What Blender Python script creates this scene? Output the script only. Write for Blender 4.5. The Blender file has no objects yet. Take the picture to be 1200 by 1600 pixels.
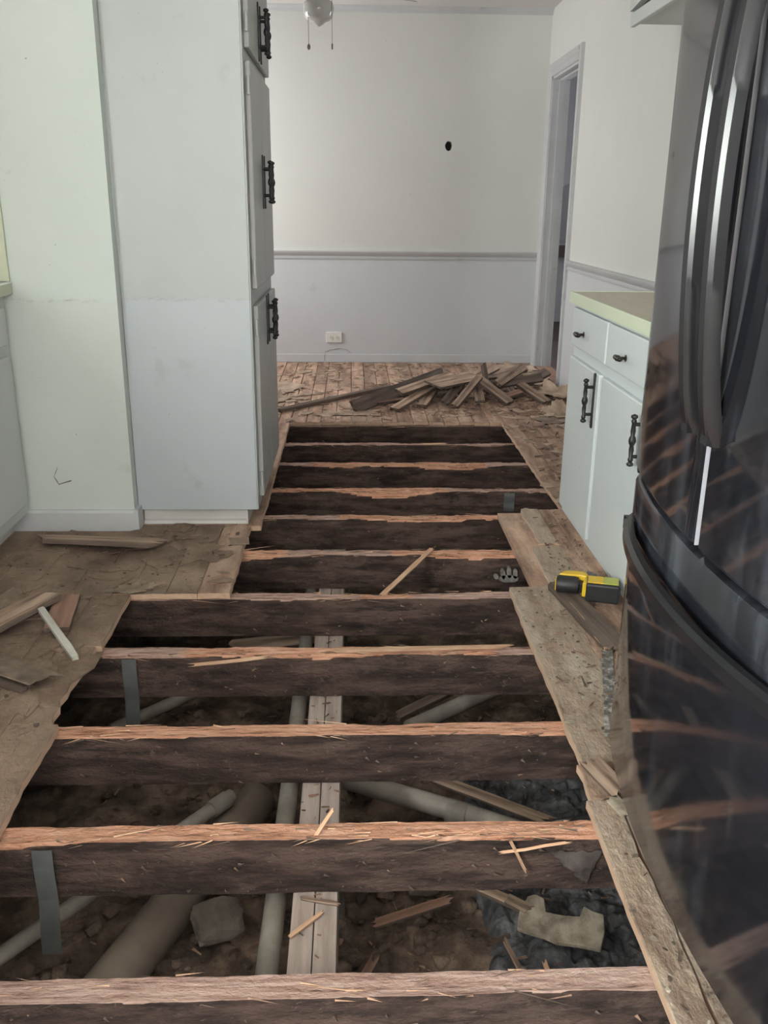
import bpy, bmesh, math, random
from mathutils import Vector, Matrix, noise

# ---------------------------------------------------------------- camera
scene = bpy.context.scene
COL = scene.collection
R = math.radians
PITCH, ROLL, YAW, CAM_H, F_PX = R(18.785), R(0.614), R(2.137), 1.235, 1406.67
fw = Vector((math.sin(YAW)*math.cos(PITCH), math.cos(YAW)*math.cos(PITCH), -math.sin(PITCH)))
r0 = Vector((math.cos(YAW), -math.sin(YAW), 0)); u0 = r0.cross(fw)
rr = r0*math.cos(ROLL)+u0*math.sin(ROLL); uu = -r0*math.sin(ROLL)+u0*math.cos(ROLL)
cd = bpy.data.cameras.new('camera'); cam = bpy.data.objects.new('camera', cd); COL.objects.link(cam)
cam.matrix_world = Matrix(((rr.x,uu.x,-fw.x,0),(rr.y,uu.y,-fw.y,0),(rr.z,uu.z,-fw.z,CAM_H),(0,0,0,1)))
cd.sensor_fit = 'VERTICAL'; cd.sensor_height = 24; cd.lens = 24*F_PX/1600; cd.clip_start = .02
scene.camera = cam

# ---------------------------------------------------------------- world, daylight, exposure
w = bpy.data.worlds.new('sky'); scene.world = w; w.use_nodes = True
bg = w.node_tree.nodes['Background']; bg.inputs[0].default_value = (.80,.90,.95,1); bg.inputs[1].default_value = 1.3
def area(name, loc, rot, sx, sy, power, col):
    l = bpy.data.lights.new(name, 'AREA'); l.shape = 'RECTANGLE'; l.size = sx; l.size_y = sy; l.energy = power; l.color = col
    o = bpy.data.objects.new(name, l); COL.objects.link(o); o.location = loc; o.rotation_euler = rot
    return o
# daylight entering through the window openings, plus an added hall fill (each lamp fills its own opening)
area('kitchen_window_daylight', (-1.97,-1.1,1.56), (0,R(-90),0), 1.0, 1.2, 330, (.95,1,.955))
area('dining_window_daylight', (-1.97,6.75,1.45), (0,R(-90),0), 1.3, 1.2, 46, (1,.98,.945))
area('rear_window_daylight', (.1,-2.47,1.55), (R(90),0,0), 1.7, 1.1, 40, (1,.985,.965))
area('hall_fill_light', (3.27,7.6,1.5), (0,R(90),0), 1.2, 1.0, 22, (.95,.97,1))  # added fill to brighten the hall; its window is made up
vs = scene.view_settings
vs.view_transform = 'Standard'; vs.look = 'None'; vs.gamma = 1; vs.use_curve_mapping = False; vs.exposure = 0.18

# ---------------------------------------------------------------- helpers
class MB:
    def __init__(s): s.v=[]; s.f=[]; s.m=[]
    def add(s, vs, fs, m=0):
        o=len(s.v); s.v += [tuple(p) for p in vs]
        for f in fs: s.f.append(tuple(i+o for i in f)); s.m.append(m)
        return s
    def box(s, x0,x1,y0,y1,z0,z1, m=0):
        return s.add([(x0,y0,z0),(x1,y0,z0),(x1,y1,z0),(x0,y1,z0),(x0,y0,z1),(x1,y0,z1),(x1,y1,z1),(x0,y1,z1)],
              [(0,3,2,1),(4,5,6,7),(0,1,5,4),(1,2,6,5),(2,3,7,6),(3,0,4,7)], m)
    def tube(s, pts, rad, n=10, m=0, caps=True):
        pts=[Vector(p) for p in pts]; rads = rad if isinstance(rad,(list,tuple)) else [rad]*len(pts)
        vs=[]; fs=[]
        for i,p in enumerate(pts):
            t=(pts[min(i+1,len(pts)-1)]-pts[max(i-1,0)]).normalized()
            a=t.cross(Vector((0,0,1)) if abs(t.z)<.9 else Vector((1,0,0))).normalized(); b=t.cross(a)
            for k in range(n):
                an=2*math.pi*k/n; vs.append(p+(a*math.cos(an)+b*math.sin(an))*rads[i])
        for i in range(len(pts)-1):
            for k in range(n): fs.append((i*n+k, i*n+(k+1)%n, (i+1)*n+(k+1)%n, (i+1)*n+k))
        if caps: fs.append(tuple(range(n))[::-1]); fs.append(tuple((len(pts)-1)*n+k for k in range(n)))
        return s.add(vs,fs,m)
    def lathe(s, prof, origin=(0,0,0), axis='z', n=16, m=0):
        """prof: list of (radius, height along axis)"""
        vs=[]; fs=[]; ox,oy,oz=origin
        for r_,h in prof:
            for k in range(n):
                a=2*math.pi*k/n; c,d=r_*math.cos(a),r_*math.sin(a)
                vs.append({'z':(ox+c,oy+d,oz+h),'y':(ox+d,oy+h,oz+c),'x':(ox+h,oy+c,oz+d)}[axis])
        for i in range(len(prof)-1):
            for k in range(n): fs.append((i*n+k, i*n+(k+1)%n, (i+1)*n+(k+1)%n, (i+1)*n+k))
        fs.append(tuple(range(n))[::-1]); fs.append(tuple((len(prof)-1)*n+k for k in range(n)))
        return s.add(vs,fs,m)
    def prism(s, poly, a0, a1, axis='z', m=0):
        n=len(poly)
        def pt(p,h): return {'z':(p[0],p[1],h),'y':(p[0],h,p[1]),'x':(h,p[0],p[1])}[axis]
        vs=[pt(p,a0) for p in poly]+[pt(p,a1) for p in poly]
        fs=[tuple(range(n))[::-1], tuple(range(n,2*n))]+[(i,(i+1)%n,n+(i+1)%n,n+i) for i in range(n)]
        return s.add(vs,fs,m)
    def build(s, name, mats, parent=None, bevel=0, seg=2, smooth=False, ang=40):
        me=bpy.data.meshes.new(name); me.from_pydata(s.v,[],s.f)
        for m in (mats if isinstance(mats,(list,tuple)) else [mats]): me.materials.append(m)
        for p,i in zip(me.polygons,s.m): p.material_index=i
        bm=bmesh.new(); bm.from_mesh(me)
        bmesh.ops.recalc_face_normals(bm, faces=bm.faces)
        if bevel: bmesh.ops.bevel(bm, geom=[e for e in bm.edges if len(e.link_faces)==2 and e.calc_face_angle(0)>.5], offset=bevel, segments=seg, affect='EDGES', profile=.5)
        if smooth:
            for f in bm.faces: f.smooth=True
            for e in bm.edges:
                if len(e.link_faces)==2 and e.calc_face_angle(0)>R(ang): e.smooth=False
        bm.to_mesh(me); bm.free()
        o=bpy.data.objects.new(name,me); COL.objects.link(o)
        if parent: o.parent=parent
        return o
def empty(name, loc=(0,0,0), rz=0):
    o=bpy.data.objects.new(name,None); COL.objects.link(o); o.location=loc; o.rotation_euler=(0,0,rz); o.empty_display_size=.1
    return o
def tag(o, label, cat, group=None, kind=None):
    o['label']=label; o['category']=cat
    if group: o['group']=group
    if kind: o['kind']=kind
    return o
def struct(o, label=None, cat=None):
    o['kind']='structure'
    if label: o['label']=label
    if cat: o['category']=cat
    return o
def bx(name, mats, x0,x1,y0,y1,z0,z1, parent=None, bevel=0, **k):
    return MB().box(x0,x1,y0,y1,z0,z1).build(name, mats, parent, bevel=bevel, **k)
def nz(x,y=0,z=0): return noise.noise(Vector((x,y,z)))

# ---------------------------------------------------------------- materials
def mat(name, stops, scale=(4,4,4), detail=6, rough=.7, bump=.1, bscale=None, bdist=.01, metallic=0, var=0, coord='Object', extra=None, rough_var=0, spec=.5, distort=0):
    """stops: [(pos,(r,g,b)),...] of a noise driven ramp; extra(nt, colour_socket, coord_socket) -> colour socket"""
    m=bpy.data.materials.new(name); m.use_nodes=True; nt=m.node_tree; N=nt.nodes; L=nt.links
    b=N['Principled BSDF']; b.inputs['Roughness'].default_value=rough; b.inputs['Metallic'].default_value=metallic
    b.inputs['Specular IOR Level'].default_value=spec
    tc=N.new('ShaderNodeTexCoord'); mp=N.new('ShaderNodeMapping'); mp.inputs['Scale'].default_value=scale
    L.new(tc.outputs[coord],mp.inputs[0])
    n=N.new('ShaderNodeTexNoise'); n.inputs['Scale'].default_value=1; n.inputs['Detail'].default_value=detail; n.inputs['Roughness'].default_value=.62; n.inputs['Distortion'].default_value=distort
    L.new(mp.outputs[0],n.inputs['Vector'])
    cr=N.new('ShaderNodeValToRGB'); e=cr.color_ramp.elements
    while len(e)<len(stops): e.new(.5)
    for i,(p,c) in enumerate(stops): e[i].position=p; e[i].color=(*c,1)
    L.new(n.outputs['Fac'],cr.inputs[0]); col=cr.outputs[0]
    if extra: col=extra(nt,col,tc.outputs[coord])
    if var:
        oi=N.new('ShaderNodeObjectInfo'); mr=N.new('ShaderNodeMapRange'); mr.inputs[3].default_value=1-var; mr.inputs[4].default_value=1+var
        L.new(oi.outputs['Random'],mr.inputs[0]); hs=N.new('ShaderNodeHueSaturation'); L.new(mr.outputs[0],hs.inputs['Value']); L.new(col,hs.inputs['Color']); col=hs.outputs[0]
    L.new(col,b.inputs['Base Color'])
    if bump:
        n2=N.new('ShaderNodeTexNoise'); n2.inputs['Detail'].default_value=8; n2.inputs['Roughness'].default_value=.65
        if bscale: n2.inputs['Scale'].default_value=1; mp2=N.new('ShaderNodeMapping'); mp2.inputs['Scale'].default_value=bscale; L.new(tc.outputs[coord],mp2.inputs[0]); L.new(mp2.outputs[0],n2.inputs['Vector'])
        else: n2.inputs['Scale'].default_value=3; L.new(mp.outputs[0],n2.inputs['Vector'])
        bp=N.new('ShaderNodeBump'); bp.inputs['Strength'].default_value=bump; bp.inputs['Distance'].default_value=bdist
        L.new(n2.outputs['Fac'],bp.inputs['Height']); L.new(bp.outputs[0],b.inputs['Normal'])
    if rough_var:
        n3=N.new('ShaderNodeTexNoise'); n3.inputs['Scale'].default_value=3; n3.inputs['Detail'].default_value=6; L.new(tc.outputs[coord],n3.inputs['Vector'])
        mr=N.new('ShaderNodeMapRange'); mr.inputs[1].default_value=.35; mr.inputs[2].default_value=.75; mr.inputs[3].default_value=rough; mr.inputs[4].default_value=rough+rough_var
        L.new(n3.outputs['Fac'],mr.inputs[0]); L.new(mr.outputs[0],b.inputs['Roughness'])
    return m
def mixin(nt, a, colour, fac, mode='MIX'):
    x=nt.nodes.new('ShaderNodeMix'); x.data_type='RGBA'; x.blend_type=mode
    nt.links.new(fac,x.inputs[0]); nt.links.new(a,x.inputs[6])
    if hasattr(colour,'is_output'): nt.links.new(colour,x.inputs[7])
    else: x.inputs[7].default_value=(*colour,1)
    return x.outputs[2]
def math_(nt, op, a, b=None, c=None):
    x=nt.nodes.new('ShaderNodeMath'); x.operation=op
    for i,q in enumerate((a,b,c)):
        if q is None: continue
        if isinstance(q,(int,float)): x.inputs[i].default_value=q
        else: nt.links.new(q,x.inputs[i])
    return x.outputs[0]
def noise_(nt, vec, scale, detail=4, mscale=None, rough=.6):
    n=nt.nodes.new('ShaderNodeTexNoise'); n.inputs['Scale'].default_value=scale; n.inputs['Detail'].default_value=detail; n.inputs['Roughness'].default_value=rough
    if mscale:
        mp=nt.nodes.new('ShaderNodeMapping'); mp.inputs['Scale'].default_value=mscale; nt.links.new(vec,mp.inputs[0]); vec=mp.outputs[0]
    nt.links.new(vec,n.inputs['Vector']); return n.outputs['Fac']
def ramp_(nt, f, lo, hi):
    m=nt.nodes.new('ShaderNodeMapRange'); m.interpolation_type='SMOOTHSTEP'; m.inputs[1].default_value=lo; m.inputs[2].default_value=hi; nt.links.new(f,m.inputs[0]); return m.outputs[0]
def zof(nt, vec):
    s=nt.nodes.new('ShaderNodeSeparateXYZ'); nt.links.new(vec,s.inputs[0]); return s.outputs

def seam_paint(zs, tint=(1.03,1.04,1.10)):
    """scraped glue line where a worktop or rail was pulled off at height zs, with a few scuffs"""
    def ex(nt,c,v):
        o=zof(nt,v); d=math_(nt,'ABSOLUTE',math_(nt,'SUBTRACT',o[2],zs))
        wob=noise_(nt,v,1,7,(22,22,70),.75); d=math_(nt,'ADD',d,math_(nt,'MULTIPLY',math_(nt,'SUBTRACT',noise_(nt,v,14,4),.5),.02))
        band=math_(nt,'SUBTRACT',1.0,ramp_(nt,d,.001,.014))
        f=math_(nt,'MULTIPLY',band,ramp_(nt,wob,.47,.72)); f=math_(nt,'MULTIPLY',f,.6)
        c=mixin(nt,c,(.23,.20,.17),f)
        low=math_(nt,'SUBTRACT',1.0,ramp_(nt,o[2],zs-.004,zs+.004))
        c=mixin(nt,c,tint,low,'MULTIPLY')
        sc=ramp_(nt,noise_(nt,v,5.0,7),.64,.72); sc=math_(nt,'MULTIPLY',sc,.28)
        c=mixin(nt,c,(.33,.31,.29),sc)
        sp=ramp_(nt,noise_(nt,v,60,2),.765,.79); c=mixin(nt,c,(.12,.11,.10),math_(nt,'MULTIPLY',sp,.6))
        return c
    return ex
def scuffs(lo=.66, hi=.75, amt=.25, col=(.35,.32,.30)):
    def ex(nt,c,v):
        f=math_(nt,'MULTIPLY',ramp_(nt,noise_(nt,v,4,7),lo,hi),amt); c=mixin(nt,c,col,f)
        sp=math_(nt,'MULTIPLY',ramp_(nt,noise_(nt,v,45,2),.77,.80),.55); return mixin(nt,c,(.12,.11,.10),sp)
    return ex
M={}
M['wall']=mat('wall_paint',[(.3,(.67,.672,.65)),(.7,(.71,.712,.69))],(1.5,1.5,1.5),rough=.75,bump=.12,bscale=(28,28,28),bdist=.004,extra=scuffs(.7,.8,.12))
M['wall_stub']=mat('stub_wall_paint',[(.3,(.55,.605,.58)),(.7,(.605,.655,.63))],(1.5,1.5,1.5),rough=.7,bump=.22,bscale=(30,30,40),bdist=.004,extra=seam_paint(.893,(1,.985,.985)))
M['wain']=mat('lavender_wainscot_paint',[(.3,(.585,.60,.635)),(.7,(.635,.65,.68))],(1.5,1.5,1.5),rough=.6,bump=.1,bscale=(30,30,30),bdist=.003,extra=scuffs(.64,.75,.25))
M['trim']=mat('grey_trim_paint',[(.3,(.48,.485,.50)),(.7,(.55,.555,.57))],(3,3,3),rough=.5,bump=.08,extra=scuffs(.62,.72,.4,(.3,.29,.29)))
M['ceil']=mat('ceiling_paint',[(.3,(.62,.60,.59)),(.7,(.66,.64,.63))],(2,2,2),rough=.85,bump=.15,bscale=(60,60,60),bdist=.003)
M['cabpaint']=mat('pantry_paint',[(.3,(.42,.447,.452)),(.7,(.46,.488,.493))],(2,2,2),rough=.5,bump=.05,bscale=(20,20,20),bdist=.003,extra=seam_paint(.897))
M['cabface']=mat('pantry_face_paint',[(.3,(.42,.43,.43)),(.7,(.47,.475,.475))],(3,3,3),rough=.4,bump=.05,extra=scuffs(.65,.75,.3))
M['basecab']=mat('base_cabinet_paint',[(.3,(.63,.685,.70)),(.7,(.67,.72,.735))],(2,2,2),rough=.45,bump=.04,extra=scuffs(.72,.8,.2))
M['basecab_l']=mat('left_cabinet_paint',[(.3,(.54,.56,.56)),(.7,(.58,.60,.60))],(2,2,2),rough=.5,bump=.04)
M['plinth']=mat('plinth_paint',[(.3,(.50,.48,.46)),(.7,(.62,.60,.59))],(4,8,8),rough=.6,bump=.1)
M['counter']=mat('tan_laminate',[(.3,(.47,.41,.30)),(.7,(.56,.50,.38))],(30,6,6),rough=.35,bump=.02)
M['counter_edge']=mat('pale_green_edge_band',[(.3,(.66,.74,.54)),(.7,(.72,.79,.60))],(6,6,6),rough=.35,bump=.02)
M['counter_l']=mat('olive_laminate',[(.3,(.50,.52,.40)),(.7,(.56,.58,.45))],(6,6,6),rough=.35,bump=.02)
M['metal_strip']=mat('metal_strip',[(.3,(.75,.75,.74)),(.7,(.85,.85,.83))],(9,9,9),rough=.25,bump=0,metallic=1)
M['black_iron']=mat('black_iron',[(.3,(.012,.012,.014)),(.7,(.022,.022,.024))],(20,20,20),rough=.42,bump=.05)
M['bronze']=mat('dark_bronze',[(.3,(.02,.018,.015)),(.7,(.07,.06,.045))],(30,30,30),rough=.35,bump=.05,metallic=.6)
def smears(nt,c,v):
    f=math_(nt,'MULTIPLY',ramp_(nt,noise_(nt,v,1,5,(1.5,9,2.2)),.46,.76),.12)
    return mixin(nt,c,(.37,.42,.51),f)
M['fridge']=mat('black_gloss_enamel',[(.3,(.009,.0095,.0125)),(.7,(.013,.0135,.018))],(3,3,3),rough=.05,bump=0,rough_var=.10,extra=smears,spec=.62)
M['fridge_handle']=mat('black_satin_plastic',[(.3,(.010,.010,.012)),(.7,(.014,.014,.016))],(9,9,9),rough=.22,bump=0,spec=.3)
M['fridge_highlight']=mat('grey_edge_highlight',[(.3,(.36,.36,.41)),(.7,(.40,.40,.45))],(9,9,9),rough=.3,bump=0)  # pale tone of the painted highlight at the door gaps
M['case']=mat('fridge_case_black',[(.3,(.02,.02,.022)),(.7,(.03,.03,.03))],(9,9,9),rough=.5,bump=.05)
M['white_plastic']=mat('white_plastic',[(.3,(.74,.73,.70)),(.7,(.78,.77,.74))],(9,9,9),rough=.4,bump=0)
M['dark_slot']=mat('dark_slot',[(.3,(.02,.02,.02)),(.7,(.03,.03,.03))],(9,9,9),rough=.8,bump=0)
M['globe']=mat('opal_glass',[(.3,(.50,.49,.48)),(.7,(.54,.53,.52))],(9,9,9),rough=.12,bump=0)
M['fan']=mat('fan_white',[(.3,(.42,.40,.39)),(.7,(.47,.45,.44))],(9,9,9),rough=.4,bump=0)
M['chain']=mat('brass_chain',[(.3,(.16,.13,.11)),(.7,(.24,.20,.17))],(90,90,90),rough=.4,bump=0,metallic=.5)

def residue(a=.35, s=1.0, soft=0, k1=.7, k2=.85, k3=.8):
    """tan paper and glue left in torn patches plus dark dirt in the grain"""
    def ex(nt,c,v):
        p=ramp_(nt,noise_(nt,v,3.2*s,10,None,.72),.50-soft,.54+soft); c=mixin(nt,c,(.47,.345,.255),math_(nt,'MULTIPLY',p,k1))
        q=ramp_(nt,noise_(nt,v,5.1*s,10,(1,.6,1),.74),.55-soft,.60+soft); c=mixin(nt,c,(.175,.11,.08),math_(nt,'MULTIPLY',q,k2))
        r_=ramp_(nt,noise_(nt,v,16*s,8,None,.75),.60,.66); c=mixin(nt,c,(.62,.48,.38),math_(nt,'MULTIPLY',r_,a))
        k=ramp_(nt,noise_(nt,v,9*s,9,None,.78),.60,.64); c=mixin(nt,c,(.09,.062,.046),math_(nt,'MULTIPLY',k,k3))
        d=ramp_(nt,noise_(nt,v,1,6,(60,6,6),.7),.60,.72); c=mixin(nt,c,(.08,.055,.042),math_(nt,'MULTIPLY',d,.55))
        return c
    return ex
M['plank']=mat('subfloor_board',[(.34,(.21,.122,.086)),(.5,(.42,.265,.19)),(.64,(.61,.41,.305))],(14,2.2,8),rough=.85,bump=1,bscale=(40,26,40),bdist=.015,var=.22,extra=residue(.3,1,.02,.5,.45,.45))
M['plank_left']=mat('papered_board_shaded',[(.34,(.118,.074,.052)),(.5,(.215,.146,.103)),(.64,(.33,.235,.172))],(4,3,4),rough=.85,bump=1,bscale=(26,22,26),bdist=.02,var=.05,extra=residue(.15,.6,.08,.45,.5,.35))  # base darkened for the dimmer light on the left side
M['plank_right']=mat('grey_board',[(.34,(.27,.19,.14)),(.5,(.43,.33,.255)),(.64,(.58,.47,.38))],(14,2.5,8),rough=.85,bump=1,bscale=(60,30,60),bdist=.012,var=.06,extra=residue(.6,1.2,.03,.5,.6,.7))
M['edge_raw']=mat('raw_cut_edge',[(.3,(.50,.32,.22)),(.7,(.64,.45,.33))],(30,5,30),rough=.85,bump=.4)
def joist_mix(nt,c,v):
    """old dark sides; weathered or freshly torn wood where the mesh marks a stripped top"""
    p=ramp_(nt,noise_(nt,v,9,9,(.5,1,1),.75),.50,.62); c=mixin(nt,c,(.158,.101,.082),math_(nt,'MULTIPLY',p,.7))
    d=ramp_(nt,noise_(nt,v,1,8,(4,46,46),.75),.54,.66); c=mixin(nt,c,(.028,.020,.018),math_(nt,'MULTIPLY',d,.85))
    q=ramp_(nt,noise_(nt,v,34,5,None,.7),.64,.69); c=mixin(nt,c,(.30,.215,.175),math_(nt,'MULTIPLY',q,.45))
    def attr(n):
        a=nt.nodes.new('ShaderNodeAttribute'); a.attribute_name=n; return a.outputs['Fac']
    g=noise_(nt,v,1,9,(7,110,110),.75); g2=noise_(nt,v,1,7,(5,40,40),.7)
    def rampc(f,st):
        cr=nt.nodes.new('ShaderNodeValToRGB'); e=cr.color_ramp.elements
        while len(e)<len(st): e.new(.5)
        for i,(p_,c_) in enumerate(st): e[i].position=p_; e[i].color=(*c_,1)
        nt.links.new(f,cr.inputs[0]); return cr.outputs[0]
    grey=rampc(g,[(.36,(.09,.042,.031)),(.43,(.42,.25,.20)),(.54,(.64,.43,.365)),(.70,(.76,.57,.50))])
    org=rampc(g,[(.36,(.13,.045,.026)),(.42,(.58,.265,.155)),(.54,(.87,.46,.31)),(.70,(.95,.66,.50))])
    t=ramp_(nt,math_(nt,'ADD',attr('top'),math_(nt,'MULTIPLY',math_(nt,'SUBTRACT',g2,.5),.7)),.40,.55); c=mixin(nt,c,grey,t)
    f=ramp_(nt,math_(nt,'ADD',attr('fresh'),math_(nt,'MULTIPLY',math_(nt,'SUBTRACT',g2,.5),.9)),.38,.60); c=mixin(nt,c,org,f)
    return c
M['joist']=mat('old_joist_wood',[(.36,(.026,.0145,.012)),(.5,(.074,.043,.035)),(.62,(.145,.090,.073))],(5,26,26),rough=.9,bump=1.0,bscale=(45,90,90),bdist=.02,var=.08,extra=joist_mix)
M['sliver']=mat('fresh_sliver',[(.3,(.50,.28,.17)),(.7,(.74,.49,.33))],(10,60,60),rough=.8,bump=.3,var=.25)
M['scrap']=mat('scrap_board',[(.34,(.11,.070,.050)),(.5,(.27,.18,.13)),(.64,(.46,.33,.25))],(3,40,40),rough=.85,bump=.6,bscale=(8,60,60),bdist=.005,var=.3)
M['scrap_dark']=mat('dark_scrap_board',[(.3,(.060,.043,.035)),(.5,(.115,.082,.065)),(.7,(.20,.145,.115))],(3,40,40),rough=.85,bump=.6,bscale=(8,60,60),bdist=.005,var=.2)
M['scrap_red']=mat('reddish_scrap_board',[(.3,(.19,.105,.072)),(.7,(.36,.21,.155))],(3,40,40),rough=.85,bump=.5,bscale=(8,60,60),var=.15)
M['white_wood']=mat('white_painted_stick',[(.3,(.42,.40,.35)),(.7,(.62,.60,.54))],(6,40,40),rough=.7,bump=.2)
M['vinyl']=mat('torn_brown_vinyl',[(.3,(.20,.14,.10)),(.5,(.36,.26,.19)),(.7,(.52,.395,.30))],(9,9,9),rough=.8,bump=.5,bscale=(30,30,30),bdist=.004,var=.25)
M['vinyl_dark']=mat('dirty_brown_vinyl',[(.3,(.12,.085,.062)),(.5,(.23,.17,.125)),(.7,(.36,.275,.21))],(14,14,14),rough=.8,bump=.8,bscale=(40,40,40),bdist=.006,var=.15)
M['chip']=mat('wood_chip',[(.3,(.16,.095,.065)),(.5,(.31,.195,.14)),(.7,(.52,.35,.25))],(25,25,25),rough=.85,bump=.2)
M['beam']=mat('pale_girder',[(.3,(.27,.21,.185)),(.5,(.40,.32,.285)),(.7,(.52,.43,.39))],(40,3,40),rough=.85,bump=.4,bscale=(60,12,60),bdist=.004,var=.08)
M['dirt']=mat('brown_dirt',[(.34,(.05,.033,.025)),(.5,(.135,.092,.068)),(.64,(.27,.19,.14))],(9,9,9),rough=.95,bump=.9,bscale=(26,26,26),bdist=.02)
M['mud']=mat('black_mud',[(.34,(.038,.037,.040)),(.5,(.092,.090,.096)),(.64,(.19,.187,.198))],(16,16,16),rough=.85,bump=.8,bscale=(50,50,50),bdist=.01)
M['pipe']=mat('grey_pipe',[(.3,(.17,.145,.125)),(.5,(.28,.245,.215)),(.7,(.42,.375,.335))],(6,6,6),rough=.6,bump=.15,var=.15)
M['duct']=mat('brown_clay_pipe',[(.3,(.11,.085,.067)),(.7,(.21,.165,.13))],(5,5,5),rough=.75,bump=.2)
M['strap']=mat('galvanised_strap',[(.3,(.10,.105,.105)),(.7,(.165,.172,.17))],(12,12,12),rough=.5,bump=.05,metallic=.4)
M['stone']=mat('concrete_chunk',[(.3,(.10,.080,.066)),(.7,(.23,.19,.16))],(12,12,12),rough=.9,bump=.5)
M['ply']=mat('dirty_plywood',[(.36,(.17,.135,.10)),(.5,(.31,.26,.20)),(.62,(.45,.385,.305))],(18,18,18),rough=.85,bump=.4,bscale=(40,10,40))
M['yellow']=mat('yellow_plastic',[(.3,(.72,.46,.02)),(.7,(.78,.52,.03))],(9,9,9),rough=.4,bump=0)
M['lime']=mat('lime_plastic',[(.3,(.42,.45,.07)),(.7,(.47,.50,.09))],(9,9,9),rough=.4,bump=0)
M['rubber']=mat('black_rubber',[(.3,(.012,.012,.014)),(.7,(.024,.024,.026))],(30,30,30),rough=.5,bump=.05)
M['grey_metal']=mat('grey_chuck',[(.3,(.10,.095,.095)),(.7,(.17,.16,.155))],(30,30,30),rough=.4,bump=0,metallic=.4)
M['foil']=mat('flaked_metallic_strip',[(.36,(.07,.06,.055)),(.5,(.17,.15,.135)),(.66,(.55,.51,.46))],(45,45,45),rough=.45,bump=.4)
M['web']=mat('grey_cobweb_dust',[(.3,(.045,.032,.028)),(.7,(.105,.085,.082))],(25,25,25),rough=.9,bump=.4,var=.2)
M['dark_crack']=mat('crack_shadow_grime',[(.3,(.16,.14,.12)),(.7,(.24,.21,.19))],(40,40,40),rough=.9,bump=0)
M['hall']=mat('hall_paint',[(.3,(.58,.58,.60)),(.7,(.62,.62,.64))],(2,2,2),rough=.7,bump=.05)
M['brown']=mat('brown_ledge_wood',[(.3,(.08,.055,.045)),(.7,(.12,.085,.07))],(6,6,6),rough=.6,bump=.1)
M['arch']=mat('grey_arch_panel',[(.3,(.30,.30,.31)),(.7,(.34,.34,.35))],(4,4,4),rough=.4,bump=0)
M['putty']=mat('handprint_dust',[(.36,(.13,.11,.10)),(.6,(.30,.275,.255))],(40,40,40),rough=.95,bump=.2)

# ---------------------------------------------------------------- room shell
XL, XR, YB, YR, ZC, ZG = -1.9, 1.5, 7.5, -2.4, 2.63, -.95
def pane_wall(mb, along, a0,a1, t0,t1, z0,z1, holes):
    """a wall box from a0..a1 along axis, thickness t0..t1, with rectangular holes (b0,b1,zb0,zb1)"""
    cuts=sorted(holes); prev=a0
    def put(p,q,za,zb):
        if q-p<1e-4 or zb-za<1e-4: return
        if along=='y': mb.box(t0,t1,p,q,za,zb)
        else: mb.box(p,q,t0,t1,za,zb)
    for b0,b1,zb0,zb1 in cuts:
        put(prev,b0,z0,z1); put(b0,b1,z0,zb0); put(b0,b1,zb1,z1); prev=b1
    put(prev,a1,z0,z1)
    return mb
KW=(-1.7,-.5,1.06,2.06); DW=(6.15,7.35,.8,2.1); RW=(-.75,.95,1.0,2.1); DOOR=(6.48,7.33,0,2.155)
struct(pane_wall(MB(),'y',YR-.12,YB+.12,XL-.12,XL,ZG,ZC+.1,[KW,DW]).build('wall_left',M['wall']),'white kitchen side wall behind the left base cabinet')
struct(pane_wall(MB(),'x',XL,XR,YR-.12,YR,ZG,ZC+.1,[RW]).build('wall_rear',M['wall']),'white wall behind the viewer')
wr=struct(pane_wall(MB(),'y',YR-.12,YB+.12,XR,XR+.12,ZG,ZC+.1,[DOOR]).build('wall_right',M['wall']),'white right wall with the cased doorway')
def win(n, along, t, h, label):
    b0,b1,z0,z1=h; mb=MB(); f=.05
    for (p,q,za,zb) in ((b0,b1,z0,z0+f),(b0,b1,z1-f,z1),(b0,b0+f,z0+f,z1-f),(b1-f,b1,z0+f,z1-f),((b0+b1)/2-.02,(b0+b1)/2+.02,z0+f,z1-f)):
        if along=='y': mb.box(t,t+.05,p,q,za,zb)
        else: mb.box(p,q,t,t+.05,za,zb)
    struct(mb.build('window_%d'%n,M['white_plastic']),label)
win(1,'y',XL-.06,KW,'white window frame over the left base cabinet'); win(2,'y',XL-.06,DW,'white dining room window frame'); win(3,'x',YR-.06,RW,'white window frame behind the viewer')
# back wall with a real punched hole
hx,hz=.751,1.679; mb=MB(); n=16; outer=[]; inner=[]; deep=[]
for k in range(n):
    a=2*math.pi*k/n+.02; c,s_=math.cos(a),math.sin(a)
    tx=(XR-hx)/c if c>0 else (XL-hx)/c if c<0 else 1e9; tz=(ZC+.1-hz)/s_ if s_>0 else (ZG-hz)/s_ if s_<0 else 1e9
    t=min(tx,tz); outer.append((hx+c*t,YB,hz+s_*t)); rad=.031*(1+.22*nz(k*1.7,3)); inner.append((hx+c*rad*.9,YB,hz+s_*rad*1.15)); deep.append((hx+c*rad*.9,YB+.10,hz+s_*rad*1.15))
corners=[(XR,YB,ZC+.1),(XL,YB,ZC+.1),(XL,YB,ZG),(XR,YB,ZG)]
vs_=outer+inner+deep+corners; fs_=[]
for k in range(n):
    j=(k+1)%n; fs_.append((k,j,n+j,n+k)); fs_.append((n+k,n+j,2*n+j,2*n+k))
    p,q=outer[k],outer[j]
    for ci,c in enumerate(corners):
        def on(a_): return abs(a_[0]-c[0])<1e-6 or abs(a_[2]-c[2])<1e-6
        same=(abs(p[0]-q[0])<1e-6) or (abs(p[2]-q[2])<1e-6)
        if not same and on(p) and on(q): fs_.append((k,j,3*n+ci))
mb.add(vs_,fs_); mb.add(deep,[tuple(range(n))],1); mb.box(XL-.12,XR+.12,YB+.105,YB+.16,ZG,ZC+.1)
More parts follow.
